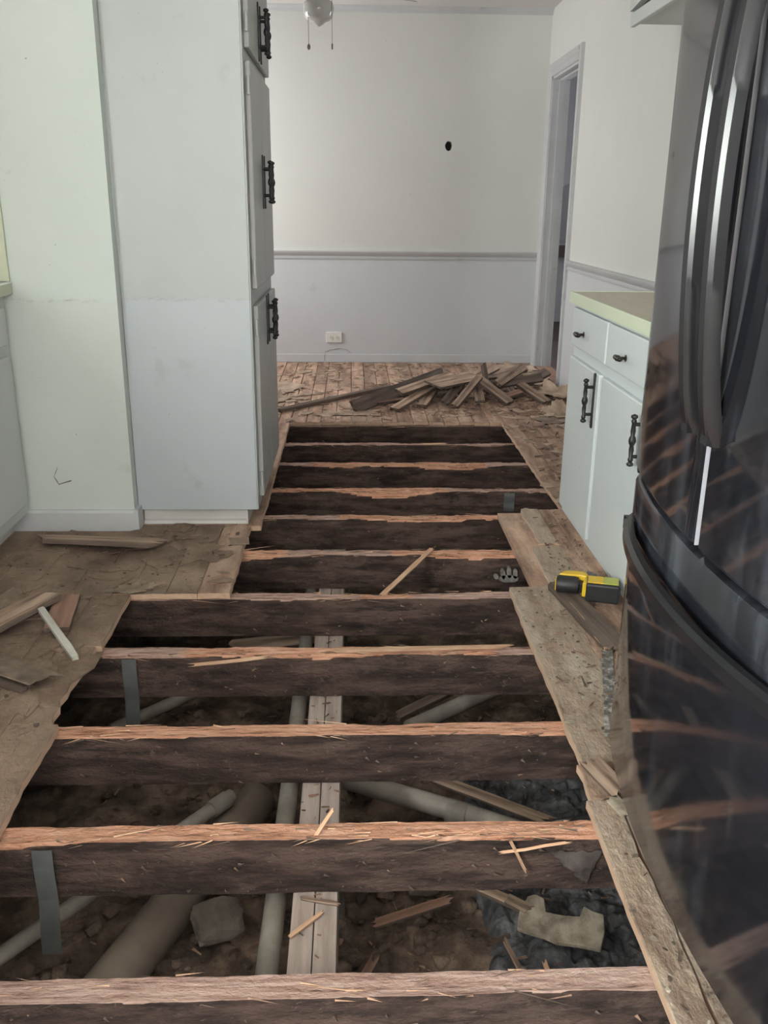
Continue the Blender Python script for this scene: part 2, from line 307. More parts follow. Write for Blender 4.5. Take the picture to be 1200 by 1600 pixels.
struct(mb.build('wall_back',[M['wall'],M['dark_slot']]),'white back wall with a small black hole punched in it')
struct(bx('ceiling',M['ceil'],XL-.12,XR+.12,YR-.12,YB+.16,ZC,ZC+.1),'off white ceiling')
mb=MB().prism([(YB,2.592),(YB-.012,2.592),(YB-.02,2.605),(YB-.04,2.622),(YB-.045,ZC),(YB,ZC)],XL,XR,'x')
struct(mb.build('trim_1',M['trim']),'thin grey crown moulding along the top of the back wall')
# wainscot, chair rail and base strip on the back wall
struct(bx('trim_2',M['wain'],XL,XR,YB-.008,YB,.0,.835),'lavender painted lower panel of the back wall')
rail=[(0,.826),(-.014,.826),(-.018,.838),(-.012,.85),(-.02,.862),(-.03,.874),(-.032,.886),(-.026,.892),(0,.892)]
struct(MB().prism([(YB+a,b) for a,b in rail],XL,XR,'x').build('trim_3',M['trim'],smooth=True,ang=50),'grey moulded chair rail across the back wall')
struct(bx('baseboard_back',M['wain'],XL,XR,YB-.014,YB-.008,0,.068,bevel=.003),'thin white base strip under the back wall panel')
# right wall dado
struct(MB().box(XR-.008,XR,3.66,DOOR[0]-.09,0,.835).build('trim_4',M['wain']),'lavender painted lower panel of the right wall')
struct(MB().prism([(XR+a,b) for a,b in rail],-1.0,DOOR[0]-.09,'y').build('trim_5',M['trim'],smooth=True,ang=50),'grey chair rail on the right wall above the worktop')
# doorway: casing, jamb and stop
door=empty('door_1',(XR,(DOOR[0]+DOOR[1])/2,0)); struct(door,'cased doorway without a door at the end of the right wall')
def loc(o,p):
    o.matrix_parent_inverse=p.matrix_world.inverted() if False else Matrix.Translation(-Vector(p.location)); return o
cas=[(0,0),(0,-.012),(.012,-.018),(.03,-.020),(.05,-.016),(.07,-.022),(.085,-.024),(.088,0)]
y0,y1,zt=DOOR[0],DOOR[1],DOOR[3]
loc(MB().prism([(XR+b,y0-a) for a,b in cas],0,zt+.088,'z').build('casing',M['trim'],door),door)
loc(MB().prism([(XR+b,y1+a) for a,b in cas],0,zt+.088,'z').build('casing',M['trim'],door),door)
loc(MB().prism([(XR+b,zt+a) for a,b in cas],y0,y1,'y').build('head_casing',M['trim'],door),door)
loc(bx('jamb',M['trim'],XR-.005,XR+.125,y0-.001,y0+.018,0,zt,door),door); loc(bx('jamb',M['trim'],XR-.005,XR+.125,y1-.018,y1+.001,0,zt,door),door)
loc(bx('head_jamb',M['trim'],XR-.005,XR+.125,y0,y1,zt-.018,zt,door),door)
for a,b in ((y0+.018,y0+.03),(y1-.03,y1-.018)): loc(bx('door_stop',M['trim'],XR+.045,XR+.08,a,b,0,zt-.018,door),door)
loc(bx('head_stop',M['trim'],XR+.045,XR+.08,y0+.03,y1-.03,zt-.03,zt-.018,door),door)
loc(bx('threshold',M['scrap_red'],XR-.004,XR+.124,y0+.018,y1-.018,.0,.006,door),door)
def crack(name,pts,rad,parent):
    o=MB().tube(pts,[rad*(.5+abs(nz(i*3.1,1))*1.4) for i in range(len(pts))],5).build(name,M['dark_crack'],parent); return o
# hall beyond the doorway
HX0,HX1,HY0,HY1=XR+.12,3.2,5.6,10.4
struct(pane_wall(MB(),'y',HY0-.1,HY1+.1,HX1,HX1+.12,-.1,ZC,[(7.1,8.1,.9,2.1)]).build('wall_hall_right',M['hall']),'grey hall wall seen through the doorway')
struct(MB().box(HX0,HX1,HY1,HY1+.1,-.1,ZC).build('wall_hall_back',M['hall']),'pale wall at the end of the hall')
struct(MB().box(HX0+.002,HX1,HY0-.1,HY0,-.1,ZC).box(HX0-.1,HX0,YB+.17,HY1,-.1,ZC).build('wall_hall_front',M['hall']),'hall wall beside the doorway')
struct(MB().box(HX0+.002,HX1+.1,HY0-.1,HY1+.1,ZC,ZC+.08).build('ceiling_hall',M['ceil']),'hall ceiling')
struct(MB().box(HX0-.12,HX1,HY0,HY1,-.06,-.002).build('floor_hall',M['brown']),'dark hall floor beyond the doorway')

# stub wall at the left with its end face and baseboard
struct(MB().box(XL,-.862,3.412,3.475,0,ZC).build('wall_stub',M['wall_stub']),'short textured pale green wall beside the tall pantry')
bb=[(3.412,0),(3.396,0),(3.396,.075),(3.402,.086),(3.412,.087)]
mb=MB().prism(bb,-1.335,-.862,'x'); mb.box(-.862,-.845,3.396,3.475,0,.086)
struct(mb.build('baseboard_stub',M['trim']),'grey baseboard wrapping the end of the short wall')
crack('paint_crack',[(-1.145,3.4115,.258),(-1.156,3.4115,.236),(-1.163,3.4115,.221),(-1.153,3.4115,.203),(-1.147,3.4115,.190),(-1.125,3.4115,.197),(-1.098,3.4115,.205)],.0022,bpy.data.objects['wall_stub'])
crack('paint_crack',[(-.228,YB-.0145,.012),(-.226,YB-.0145,.05),(-.222,YB-.0145,.092),(-.205,YB-.0085,.088),(-.185,YB-.0085,.101),(-.15,YB-.0085,.104),(-.115,YB-.0085,.112),(-.079,YB-.0085,.113),(-.045,YB-.0085,.102),(-.011,YB-.0085,.080)],.0022,bpy.data.objects['baseboard_back'])
# ---------------------------------------------------------------- floor boards
floor=struct(MB().box(XL,XR,YR,.55,-.022,0).box(.62,XR,.55,3.62,-.024,-.003).box(XL,-.48,3.47,4.33,-.022,-.002).build('floor',M['plank']),'stripped board subfloor with a large opening cut through it')
rnd=random.Random(7)
def board(x0,x1,y0,y1,m,jag=0.004,zj=.0015,xr=0,xl=0,t=.021,dz=0,seed=0,raw=True):
    """one floorboard running away from the viewer; ends jag, long edges xl/xr can be ragged"""
    n=max(2,min(14,int((y1-y0)/.12))); top=[];q=random.Random(seed+int(x0*1000)+int(y0*777))
    z=q.uniform(-zj,zj)+dz
    if xr or xl: n=max(n,int((y1-y0)/.035))
    L=[];Rr=[]
    for i in range(n+1):
        y=y0+(y1-y0)*i/n
        L.append((x0+(q.uniform(-xl,xl)+xl*1.5*nz(y*6,x0*5) if xl else 0),y)); Rr.append((x1+(q.uniform(-xr,xr)*.5+xr*1.8*nz(y*5,x1*9+2) if xr else 0),y))
    k=3
    e0=[(x0+(x1-x0)*j/k, y0+q.uniform(-jag,jag)) for j in range(1,k)]; e1=[(x1-(x1-x0)*j/k, y1+q.uniform(-jag,jag)) for j in range(1,k)]
    poly=e0+Rr+e1+L[::-1]
    mb=MB(); N=len(poly); c=.0025; cx=(x0+x1)/2; cyy=(y0+y1)/2
    def ins(p): return (p[0]+(c if p[0]<cx else -c), p[1]+(c if p[1]<cyy else -c))
    vs=[(p[0],p[1],z-t) for p in poly]+[(p[0],p[1],z-c) for p in poly]+[(*ins(p),z+.0012*nz(p[0]*20,p[1]*7)) for p in poly]
    fs=[tuple(range(N))[::-1]]
    mats=[0]
    for a in (0,1):
        for i in range(N): fs.append((a*N+i,a*N+(i+1)%N,(a+1)*N+(i+1)%N,(a+1)*N+i)); mats.append(1 if (a==0 and raw) else 0)
    # top: strip between left and right edges
    ne=len(e0)
    def idx(i): return 2*N+i%N
    ri=list(range(ne,ne+n+1)); li=list(range(N-1,N-n-2,-1))
    fs.append(tuple([idx(i) for i in range(ne)]+[idx(ri[0]),idx(li[0])])); mats.append(0)
    for i in range(n): fs.append((idx(li[i]),idx(ri[i]),idx(ri[i+1]),idx(li[i+1]))); mats.append(0)
    fs.append(tuple([idx(ri[n])]+[idx(i) for i in range(ne+n+1,ne+n+1+len(e1))]+[idx(li[n])])); mats.append(0)
    for f,m_ in zip(fs,mats): mb.f.append(f); mb.m.append(m_)
    mb.v=vs
    return mb.build('floor_board',[m,M['edge_raw']],floor)
def boards(x0,x1,y0,y1,w,m,rows=(),gap=.0018,**k):
    x=x0
    while x<x1-.01:
        xe=min(x+w*rnd.uniform(.96,1.04),x1)
        if x1-xe<.03: xe=x1
        ys=[y0]+[r_+rnd.uniform(-.25,.25) for r_ in rows if rnd.random()<.8]+[y1]
        for a,b in zip(ys,ys[1:]):
            if b-a>.08: board(x+gap/2,xe-gap/2,a+gap/2,b-gap/2,m,**k)
        x=xe
# far dining floor, dining left
boards(XL,-.372,4.34,7.49,.092,M['plank'],(5.6,),jag=.002,gap=.004,zj=.0025)
x=-.37
boards(-.37,XR-.01,5.312,7.485,.092,M['plank'],(6.4,),jag=.010,gap=.004,zj=.0025)
# right strip beyond base cabinet
board(.905,.995,3.67,5.31,M['plank'],xl=.003); boards(.998,XR-.01,3.67,5.31,.09,M['plank'],(4.5,),gap=.004,zj=.002)
# strip beside the pantry
board(-.47,-.372,3.46,5.31,M['plank'],xr=.003)
# left kitchen floor
boards(XL,-.86,.55,3.40,.14,M['plank_left'],(1.6,2.5),gap=.0012,zj=.001,raw=True)
board(-.858,-.737,2.41,2.775,M['plank_left'],xr=.004,jag=.006); board(-.858,-.757,1.99,2.405,M['plank_left'],xr=.012,jag=.006); board(-.858,-.737,.55,1.985,M['plank_left'],xr=.004,jag=.006)
boards(-.858,-.52,2.785,3.47,.115,M['plank_left'],(),gap=.001,zj=.0008,jag=.008)
board(-.519,-.412,2.79,3.475,M['plank'],xr=.003,jag=.007)
# right edge by base cabinet and refrigerator
board(.725,.800,3.235,3.66,M['plank_right'],xl=.006,jag=.02,dz=.004); board(.802,.852,2.86,3.665,M['plank'],jag=.004); board(.854,.93,2.84,3.665,M['plank'],jag=.004)
board(.684,.800,2.845,3.215,M['plank_right'],xl=.003,jag=.012)
board(.538,.722,1.80,2.83,M['plank_right'],xl=.002,xr=.008,jag=.006)
board(.515,.585,.55,1.655,M['plank_right'],xl=.0012,xr=.005,jag=.008); board(.587,.66,.55,1.64,M['plank_right'],jag=.01,dz=-.003)
board(.528,.60,1.665,1.795,M['plank'],xl=.012,xr=.008,jag=.014,dz=-.002)
board(.745,.81,2.0,2.83,M['scrap_dark'],xl=.004,jag=.01,dz=-.006)

# ---------------------------------------------------------------- joists and crawl space
def sstep(a,b,x): t=min(1,max(0,(x-a)/(b-a))); return t*t*(3-2*t)
def joist(y0, i, label, x0=-1.88, x1=1.49, w=.05, h=.14, ztop=-.022, orange=.5, rag=1.0):
    n=int((x1-x0)/.014); ring=[]; top=[]; fresh=[]
    FR=[1.0,.8,.6,.42,.30,.22,.155,.10,.06,.03,0]          # front face rows as a share of the depth below the top
    T=7
    for k in range(n+1):
        x=x0+(x1-x0)*k/n; row=[]; hide=0 if (x<-.76 or x>.95) else 1
        tear=max(0,nz(x*2.1+i*7.3,4.1)+.10)*rag*hide; depth=.042*tear+.010*max(0,nz(x*13+i*3,1.7))*rag*hide
        fr_=sstep(-.25,.15,nz(x*1.5+i*11.7,9.3)+.6*nz(x*5,i*3.3)*.5+.5*tear-(.30-orange))*hide
        bow=.004*nz(x*1.3,i*2.2)
        for s_ in FR:
            z=ztop-h*s_; below=h*s_
            yy=y0+bow+.004*nz(x*9,z*26,i*3.1)+.0022*nz(x*38,z*80,i*1.1)
            if below<depth: yy+= (depth-below)*.55*(.6+.8*abs(nz(x*40,i*2.0)))      # bitten out of the corner
            z-= .35*max(0,depth-below)
            row.append((x,yy,z)); top.append(1.0 if s_==0 else (.75 if below<depth else 0)); fresh.append(fr_ if (s_==0 or below<depth) else 0)
        zf=row[-1][2]; yf=row[-1][1]
        for s_ in range(1,T+1):
            t=s_/T; yy=yf+(y0+w+bow-yf)*t
            z=zf+(ztop-zf)*min(1,t*1.9)-hide*rag*.012*max(0,nz(x*1.9,i*4.4))-hide*rag*(.006*abs(nz(x*20,t*6,i*5.0))+.005*max(0,nz(x*8,t*4,i*2.0)))
            if s_==T: z-=.012*hide*rag*max(0,nz(x*6,i*9.1))
            row.append((x,yy,z)); top.append(1.0); fresh.append(fr_*(1 if t<.8 else .8))
        for s_ in (.1,.35,.7,1):
            row.append((x,y0+w+bow+.003*nz(x*7,s_*5,i*4.7),ztop-h*s_)); top.append(0); fresh.append(0)
        ring.append(row)
    W=len(ring[0]); mb=MB(); mb.v=[p for r_ in ring for p in r_]
    for k in range(n):
        for s_ in range(W): s2=(s_+1)%W; mb.f.append((k*W+s_,(k+1)*W+s_,(k+1)*W+s2,k*W+s2))
    mb.f.append(tuple(range(W))); mb.f.append(tuple(n*W+s_ for s_ in range(W))); mb.m=[0]*len(mb.f)
    o=mb.build('floor_joist',M['joist'],smooth=True,ang=45)
    for nm,vals in (('top',top),('fresh',fresh)):
        a=o.data.attributes.new(nm,'FLOAT','POINT'); a.data.foreach_set('value',vals)
    tag(o,label,'joist','floor joists across the opening')
    q=random.Random(100+i); sp=MB()
    for _ in range(int(120*rag)):                                   # torn fibres standing off the top
        x=q.uniform(-.70,.88 if i>4 else .5); L=q.uniform(.012,.06)*q.choice((1,1,1,2.4)); a=q.gauss(0,.16); yy=y0+q.choice((.002,.006,w*.3,w*.6,w*.95))+q.uniform(-.004,.004)
        z=ztop-q.uniform(-.001,.010); d=Vector((math.cos(a)*q.choice((-1,1)),math.sin(a)-(.2 if yy<y0+.008 else 0),q.gauss(0,.05))).normalized()
        p=Vector((x,yy,z)); c=d.cross(Vector((0,0,1))).normalized()*q.uniform(.0008,.003); u_=Vector((0,0,q.uniform(.001,.0025)))
        sp.add([p-c,p+c,p+u_,p+d*L],[(0,1,3),(1,2,3),(2,0,3),(0,2,1)],q.choice((0,0,1,2)))
    for _ in range(60 if i<5 else 22):                                             # crumbs of bark and dirt on the front face
        x=q.uniform(-.70,.85 if i>4 else .5); z=ztop-q.uniform(.02,.135); L=q.uniform(.004,.018); a=q.uniform(-.9,.9)
        p=Vector((x,y0-.003,z)); d=Vector((math.cos(a),-.25,math.sin(a)))*L; c=Vector((-math.sin(a),0,math.cos(a)))*L*.22
        sp.add([p-c,p+c,p+d*.6-Vector((0,.004,0))+c*.5,p+d],[(0,1,2),(0,2,3),(1,3,2),(0,3,1)],q.choice((1,2,2,2)))
    s=sp.build('splinters',[M['sliver'],M['chip'],M['scrap_dark']],o); s['kind']='stuff'
    return o
ORD=['nearest','second','third','fourth','fifth','sixth','seventh','eighth','ninth','tenth','farthest']
JY=[1.170,1.570,1.962,2.390,2.790,3.192,3.611,3.997,4.442,4.853,5.300]
ORG=[-.35,.62,.42,.30,.22,.62,.30,.50,.28,.12,.0]; RAG=[.5,.9,.7,.8,.8,1.1,1.3,1.3,1.1,.9,.4]
for i,yj in enumerate(JY):
    lab={0:'nearest dark floor joist with a pale pink top, at the bottom of the photo',10:'farthest floor joist under the board edge by the scrap pile'}.get(i,'%s dark floor joist from the viewer with a splintered top'%ORD[i])
    joist(yj,i,lab,orange=ORG[i],rag=RAG[i])

# ground below
def heightfield(name, x0,x1,y0,y1,nx,ny,fn,m):
    vs=[];fs=[]
    for j in range(ny+1):
        for i in range(nx+1):
            x=x0+(x1-x0)*i/nx; y=y0+(y1-y0)*j/ny; vs.append((x,y,fn(x,y)))
    for j in range(ny):
        for i in range(nx): a=j*(nx+1)+i; fs.append((a,a+1,a+nx+2,a+nx+1))
    mb=MB(); mb.v=vs; mb.f=fs; mb.m=[0]*len(fs); return mb.build(name,m,smooth=True,ang=180)
def ground(x,y):
    v=Vector((x*2.2,y*2.2,.3)); return -.50+.06*noise.noise(v)+.035*noise.noise(v*4)+.022*abs(noise.noise(v*11))+.012*noise.noise(v*23)-.06*max(0,min(1,(y-2.7)))
struct(heightfield('ground',XL,XR,-1.0,7.4,230,560,ground,M['dirt']),'dark brown dirt of the crawl space under the joists')
def mud(x,y):
    e=min(1,max(0,(x-.27+.05*nz(y*4,1))/.09))*min(1,max(0,(y-1.25)/.1))*min(1,max(0,(2.72-y)/.1)); e=e*e*(3-2*e)
    v=Vector((x,y,.7)); wv=v+Vector((.03*nz(x*9,y*9,2),.03*nz(x*9,y*9,5),0))
    def clod(sc): d=noise.voronoi(wv*sc)[0][0]; return math.sqrt(max(0,1-min(1,d*1.25)**2))
    return -.60+e*(.115+.05*noise.noise(v*3)+.050*clod(9)*(.5+.8*abs(nz(x*4,y*4,8)))+.022*clod(24)+.009*noise.noise(v*45)+.005*noise.noise(v*90))
mm=heightfield('mud_mound',.2,1.3,1.2,2.8,300,420,mud,M['mud']); tag(mm,'black clumpy mud heaped below the joists beside the refrigerator','mud',kind='stuff')

# girder of two planks under the joists
gd=empty('girder',(-.08,1.0,-.165)); tag(gd,'pale doubled plank girder running away beneath the joists','girder')
for a,b in ((-.0475,-.001),(.001,.0475)):
    mb=MB(); n=40
    for k in range(n):
        ya=4.4*k/n; yb=4.4*(k+1)/n
        mb.box(a,b,ya,yb,-.19,.0+.0)
    bm_=MB().box(a,b,-.3,4.6,-.19,0).build('girder_plank',M['beam'],gd,bevel=.002)
for k,yp in enumerate((1.9,3.4)):
    mb=MB().box(-.06,.06,yp-1-.06,yp-1+.06,-.6,-.19); mb.build('pier_block',M['stone'],gd,bevel=.006)

def pipe(name,label,pts,r_,m,collars=(),n=14):
    p0=Vector(pts[0]); root=empty(name,p0); tag(root,label,'pipe')
    MB().tube([Vector(p)-p0 for p in pts],r_,n).build('tube',m,root,smooth=True)
    for c in collars:
        a,b=Vector(pts[0]),Vector(pts[-1]); d=(b-a).normalized(); p=a+(b-a)*c-p0
        MB().tube([p-d*.03,p-d*.028,p+d*.028,p+d*.03],[r_,r_*1.22,r_*1.22,r_],n).build('collar',m,root,smooth=True)
    return root
pipe('drain_pipe','slim grey pipe slanting across the lower left crawl space',[(-.95,1.47,-.40),(-.34,2.16,-.345)],.020,M['pipe'],(.95,))
pipe('clay_pipe','thick brown pipe lying in the dirt at lower left',[(-.62,1.40,-.43),(-.28,2.26,-.43)],.058,M['duct'],())
pipe('supply_pipe','grey pipe running along the left side of the girder',[(-.178,.7,-.225),(-.165,2.3,-.225),(-.158,4.4,-.225)],.024,M['pipe'],(.3,))
pipe('waste_pipe','grey pipe slanting right below the third joist toward the mud',[(-.02,2.30,-.395),(.28,2.16,-.40),(.62,2.00,-.42)],.030,M['pipe'],(.5,))
pipe('vent_pipe','short grey pipe below the fourth joist pointing to upper right',[(.18,2.52,-.36),(.62,2.86,-.36)],.026,M['pipe'],())
pipe('branch_pipe','thin grey pipe slanting up under the fourth joist at left',[(-.78,2.56,-.38),(-.40,2.85,-.335)],.020,M['pipe'],())

def strap(label, x, y, z0, z1, wd=.042):
    mb=MB(); n=10; pts=[]
    for k in range(n+1):
        t=k/n; z=z1+(z0-z1)*t; pts.append((y-.004-.012*max(0,-z-.165)/.1-.002*math.sin(t*9), z))
    vs=[];fs=[]
    for (yy,z) in pts: vs+=[(x-wd/2,yy,z),(x+wd/2,yy,z),(x+wd/2,yy+.0015,z),(x-wd/2,yy+.0015,z)]
    for k in range(n):
        for s in range(4): fs.append((k*4+s,k*4+(s+1)%4,k*4+4+(s+1)%4,k*4+4+s))
    fs+= [(0,1,2,3),(n*4,n*4+1,n*4+2,n*4+3)]
    root=tag(mb.add(vs,fs).build('metal_strap',M['strap']),label,'strap','metal straps on the joists')
    MB().lathe([(.004,0),(.004,.002),(.001,.003)],(x,y-.004,z1-.03),'y',8).build('nail_head',M['grey_metal'],root)
    return root
strap('grey metal strap hanging from the second joist at far left',-.643,1.563,-.29,-.035); strap('grey metal strap hanging from the fourth joist at left',-.655,2.383,-.26,-.03); strap('short grey metal strap on the face of the eighth joist',.735,3.991,-.12,-.03,.05)

# concrete chunk and loose boards in the crawl space
def chunk(name,label,cat,c,s,m,seed,rz=0,zrot=0):
    bm=bmesh.new(); bmesh.ops.create_icosphere(bm,subdivisions=3,radius=1); q=seed*3.7
    for v in bm.verts:
        p=v.co.copy(); k=max(abs(p.x),abs(p.y),abs(p.z)); b=p/k*.75+p*.25
        b*=1+.16*noise.noise(p*1.3+Vector((q,q,q)))+.05*noise.noise(p*4+Vector((q,0,q))); v.co=Vector((b.x*s[0],b.y*s[1],b.z*s[2]))
    me=bpy.data.meshes.new(name); bm.to_mesh(me); bm.free(); me.materials.append(m)
    o=bpy.data.objects.new(name,me); COL.objects.link(o); o.location=c; o.rotation_euler=(zrot,zrot*.6,rz)
    return tag(o,label,cat)
chunk('concrete_block','grey concrete chunk lying on the dirt right of the thick pipe','concrete',(-.33,1.78,-.43),(.062,.05,.03),M['stone'],1,.5,.35)
chunk('stone','dark rounded stone under the second joist right of the girder','stone',(.185,1.95,-.46),(.045,.04,.03),M['stone'],4,.2)
chunk('stone','small flat grey stone beside the dark rounded one','stone',(.105,1.99,-.47),(.035,.03,.022),M['stone'],6,1.0)

def scrap(name,label,A,B,wd,t,m,roll=0,seed=0,cat='board',group=None,jag=.02,parts=True):
    """a broken board from A to B (centre line), with splintered ends"""
    A=Vector(A);B=Vector(B); L=(B-A).length; q=random.Random(seed); K=5; n=max(3,int(L/.06)); mb=MB()
    top=[];N=n+1
    e0=[-q.uniform(0,jag) for _ in range(K+1)]; e1=[q.uniform(0,jag) for _ in range(K+1)]
    vs=[]
    for lay in (0,1):
        for i in range(N):
            for j in range(K+1):
                x=L*i/n
                if i==0: x+=e0[j]*(1 if lay else .6)
                if i==n: x+=e1[j]*(1 if lay else .6)
                edge=.0025*nz(x*14,j*3,seed) if j in(0,K) else 0
                y=-wd/2+wd*j/K+edge; z=(t/2 if lay else -t/2)+.0016*nz(x*9,j*2+lay*5,seed*1.7)
                vs.append((x,y,z))
    W=K+1; o2=N*W; fs=[]
    for i in range(n):
        for j in range(K):
            a=i*W+j; fs.append((a,a+W,a+W+1,a+1)); fs.append((o2+a,o2+a+1,o2+a+W+1,o2+a+W))
        for j in (0,K):
            a=i*W+j; fs.append((a,a+W,o2+a+W,o2+a) if j else (a,o2+a,o2+a+W,a+W))
    for i in (0,n):
        for j in range(K):
            a=i*W+j; fs.append((a,a+1,o2+a+1,o2+a))
    mb.add(vs,fs); mb.m=[(0 if (k%2==1 and k<2*K) else 1) for i in range(n) for k in range(2*K+2)]+[1]*(2*K)
    o=mb.build(name,[m,M['scrap_dark'] if m in (M['scrap'],M['scrap_red']) else m])
    d=(B-A).normalized(); up=Vector((0,0,1)); yv=up.cross(d).normalized(); zv=d.cross(yv)
    y2=yv*math.cos(roll)+zv*math.sin(roll); z2=-yv*math.sin(roll)+zv*math.cos(roll)
    o.matrix_world=Matrix(((d.x,y2.x,z2.x,A.x),(d.y,y2.y,z2.y,A.y),(d.z,y2.z,z2.z,A.z),(0,0,0,1)))
    return tag(o,label,cat,group)

# pile of pulled-up boards by the back wall
G='pulled up boards heaped by the back wall'
P=[((-.45,5.575,.014),(.26,6.33,.020),.030,.022,M['scrap_dark'],.15,'long thin dark batten lying farthest left of the board pile'),
   ((.01,5.575,.035),(.66,6.56,.075),.085,.022,M['scrap_dark'],1.05,'long dark board tipped on its edge at the left of the pile'),
   ((.27,5.585,.020),(.61,6.12,.095),.062,.022,M['scrap'],.10,'brown board slanting up right, just right of the long dark board'),
   ((.31,5.80,.085),(.68,6.16,.135),.075,.022,M['scrap'],.25,'pale brown board resting high across the left of the pile'),
   ((.53,5.86,.125),(.86,6.18,.125),.15,.014,M['scrap'],.18,'wide flat board on top in the middle of the pile'),
   ((.665,5.70,.016),(.845,5.95,.155),.048,.022,M['scrap'],.2,'pale narrow board leaning diagonally at the front middle of the pile'),
   ((.45,5.70,.016),(.55,6.04,.05),.065,.022,M['scrap'],.0,'short board end facing the viewer under the slanting brown board'),
   ((.845,5.84,.016),(.86,6.14,.07),.065,.022,M['scrap'],-.1,'short board end facing the viewer right of the leaning diagonal board'),
   ((1.03,5.78,.022),(.86,6.02,.13),.062,.026,M['scrap'],-.25,'thick board sloping down to the right at the front of the pile'),
   ((.925,6.02,.04),(.895,6.10,.215),.075,.022,M['scrap_dark'],1.3,'dark board stub standing upright in the middle of the pile'),
   ((.93,6.06,.085),(1.33,6.26,.10),.060,.024,M['scrap_dark'],.8,'dark board lying level across the right of the pile'),
   ((1.02,6.55,.05),(1.30,6.80,.07),.085,.022,M['scrap'],.3,'board at the rear right of the pile nearest the wall'),
   ((1.285,5.83,.016),(1.165,6.13,.075),.068,.022,M['scrap'],-.1,'short pale board slanting at the right end of the pile'),
   ((.57,6.04,.020),(.71,6.12,.022),.05,.02,M['scrap_dark'],.0,'dark block of board low in the middle of the pile'),
   ((1.05,6.56,.018),(1.21,6.66,.022),.06,.02,M['scrap_dark'],.1,'dark short board under the rear right board'),
   ((1.20,6.80,.014),(1.30,6.60,.016),.09,.018,M['scrap'],.0,'small tan board flat on the floor behind the pile'),
   ((.70,6.02,.045),(.76,6.16,.09),.06,.02,M['scrap'],.2,'short tan board wedged below the wide flat board'),
   ((.60,6.32,.055),(1.02,6.46,.07),.09,.018,M['scrap_dark'],.1,'dark board lying behind the wide flat board'),
   ((.30,6.02,.018),(.62,6.42,.022),.07,.02,M['scrap_red'],.05,'reddish board flat on the floor under the long dark board'),
   ((.92,6.20,.022),(1.20,6.42,.055),.07,.02,M['scrap_red'],.1,'reddish board low in the right half of the pile'),
   ((1.36,6.10,.014),(1.45,6.42,.018),.06,.018,M['scrap_red'],0,'reddish board by the right wall near the doorway')]
P+=[((.42,6.20,.05),(.72,6.30,.06),.07,.02,M['scrap'],.3,'tan board lying behind the long dark board'),
    ((.60,5.74,.030),(.70,5.98,.075),.055,.02,M['scrap_dark'],.5,'dark narrow board behind the leaning diagonal board'),
    ((.96,5.90,.018),(1.14,6.02,.045),.055,.02,M['scrap_red'],.2,'reddish short board in front of the level dark board'),
    ((1.10,6.00,.02),(1.09,6.30,.06),.055,.022,M['scrap'],.1,'short tan board under the level dark board'),
    ((.80,6.30,.06),(1.06,6.62,.12),.08,.02,M['scrap'],.5,'tan board tilted at the back of the pile'),
    ((.98,5.98,.11),(1.22,6.36,.16),.06,.022,M['scrap'],.6,'narrow tan board on top of the right half of the pile'),
    ((.16,5.78,.016),(.34,5.90,.018),.05,.016,M['scrap_red'],0,'reddish scrap between the long thin batten and the long dark board'),
    ((.72,6.62,.016),(1.0,6.86,.018),.085,.018,M['scrap_red'],0,'reddish board flat on the floor behind the pile'),
    ((1.20,6.30,.04),(1.42,6.50,.10),.075,.02,M['scrap_dark'],.4,'dark board propped toward the right wall at the pile end'),
    ((1.39,5.62,.03),(1.44,5.66,.20),.03,.015,M['scrap_dark'],.3,'dark splintered stub standing against the right wall')]
for i,(A,B,wd,t,m,rl,lab) in enumerate(P): scrap('broken_board',lab,A,B,wd,t,m,rl,i+3,'board',G,jag=.012 if i>1 else .03)

# loose boards on the left floor
scrap('splintered_board','wide splintered board lying in front of the grey baseboard',(-1.15,3.245,.026),(-.76,3.205,.022),.115,.018,M['scrap'],-.20,31,jag=.08)
scrap('loose_board','brown board slanting up at the left edge of the photo',(-1.20,2.22,.03),(-.985,2.70,.03),.115,.018,M['scrap'],-.16,32,jag=.015)
scrap('loose_board','short reddish board beside the white stick',(-.895,2.50,.010),(-.93,2.735,.010),.075,.018,M['scrap_red'],.03,33,jag=.01)
scrap('painted_stick','short white painted stick on the left floor near the opening',(-.965,2.585,.034),(-.785,2.312,.012),.020,.016,M['white_wood'],.1,34,'stick',jag=.008)
scrap('board_flap','dark splintered flap on the narrow board beside the refrigerator',(.562,1.775,.008),(.592,1.675,.011),.050,.008,M['scrap'],.2,62,'board',jag=.03)
scrap('board_flap','small pale chip of board beside the splintered flap',(.572,1.645,.008),(.588,1.60,.007),.03,.005,M['ply'],.15,63,'board',jag=.015)
scrap('vinyl_panel','curled brown vinyl panel at the left edge of the photo',(-1.16,2.33,.045),(-.84,2.17,.030),.11,.004,M['vinyl_dark'],-.22,61,'vinyl panel',jag=.06)
scrap('loose_board','dark board end poking from under the curled sheet at left',(-1.12,2.30,.016),(-.87,2.14,.012),.035,.02,M['scrap_dark'],.1,35,jag=.01)
scrap('loose_board','dark reddish board under the drill pointing at the refrigerator',(.705,2.80,.012),(.775,2.36,.012),.075,.016,M['scrap_dark'],.05,36,jag=.03)
scrap('wood_lath','pale splintered lath along the board under the drill',(.705,2.64,.012),(.745,2.36,.010),.014,.012,M['sliver'],.2,37,'lath',jag=.03)
pw=[(.433,1.786),(.452,1.790),(.471,1.774),(.467,1.732),(.505,1.718),(.543,1.710),(.561,1.740),(.578,1.722),(.601,1.709),(.590,1.66),(.568,1.612),(.52,1.63),(.474,1.642),(.448,1.662),(.418,1.676),(.390,1.693),(.397,1.72),(.405,1.744)]
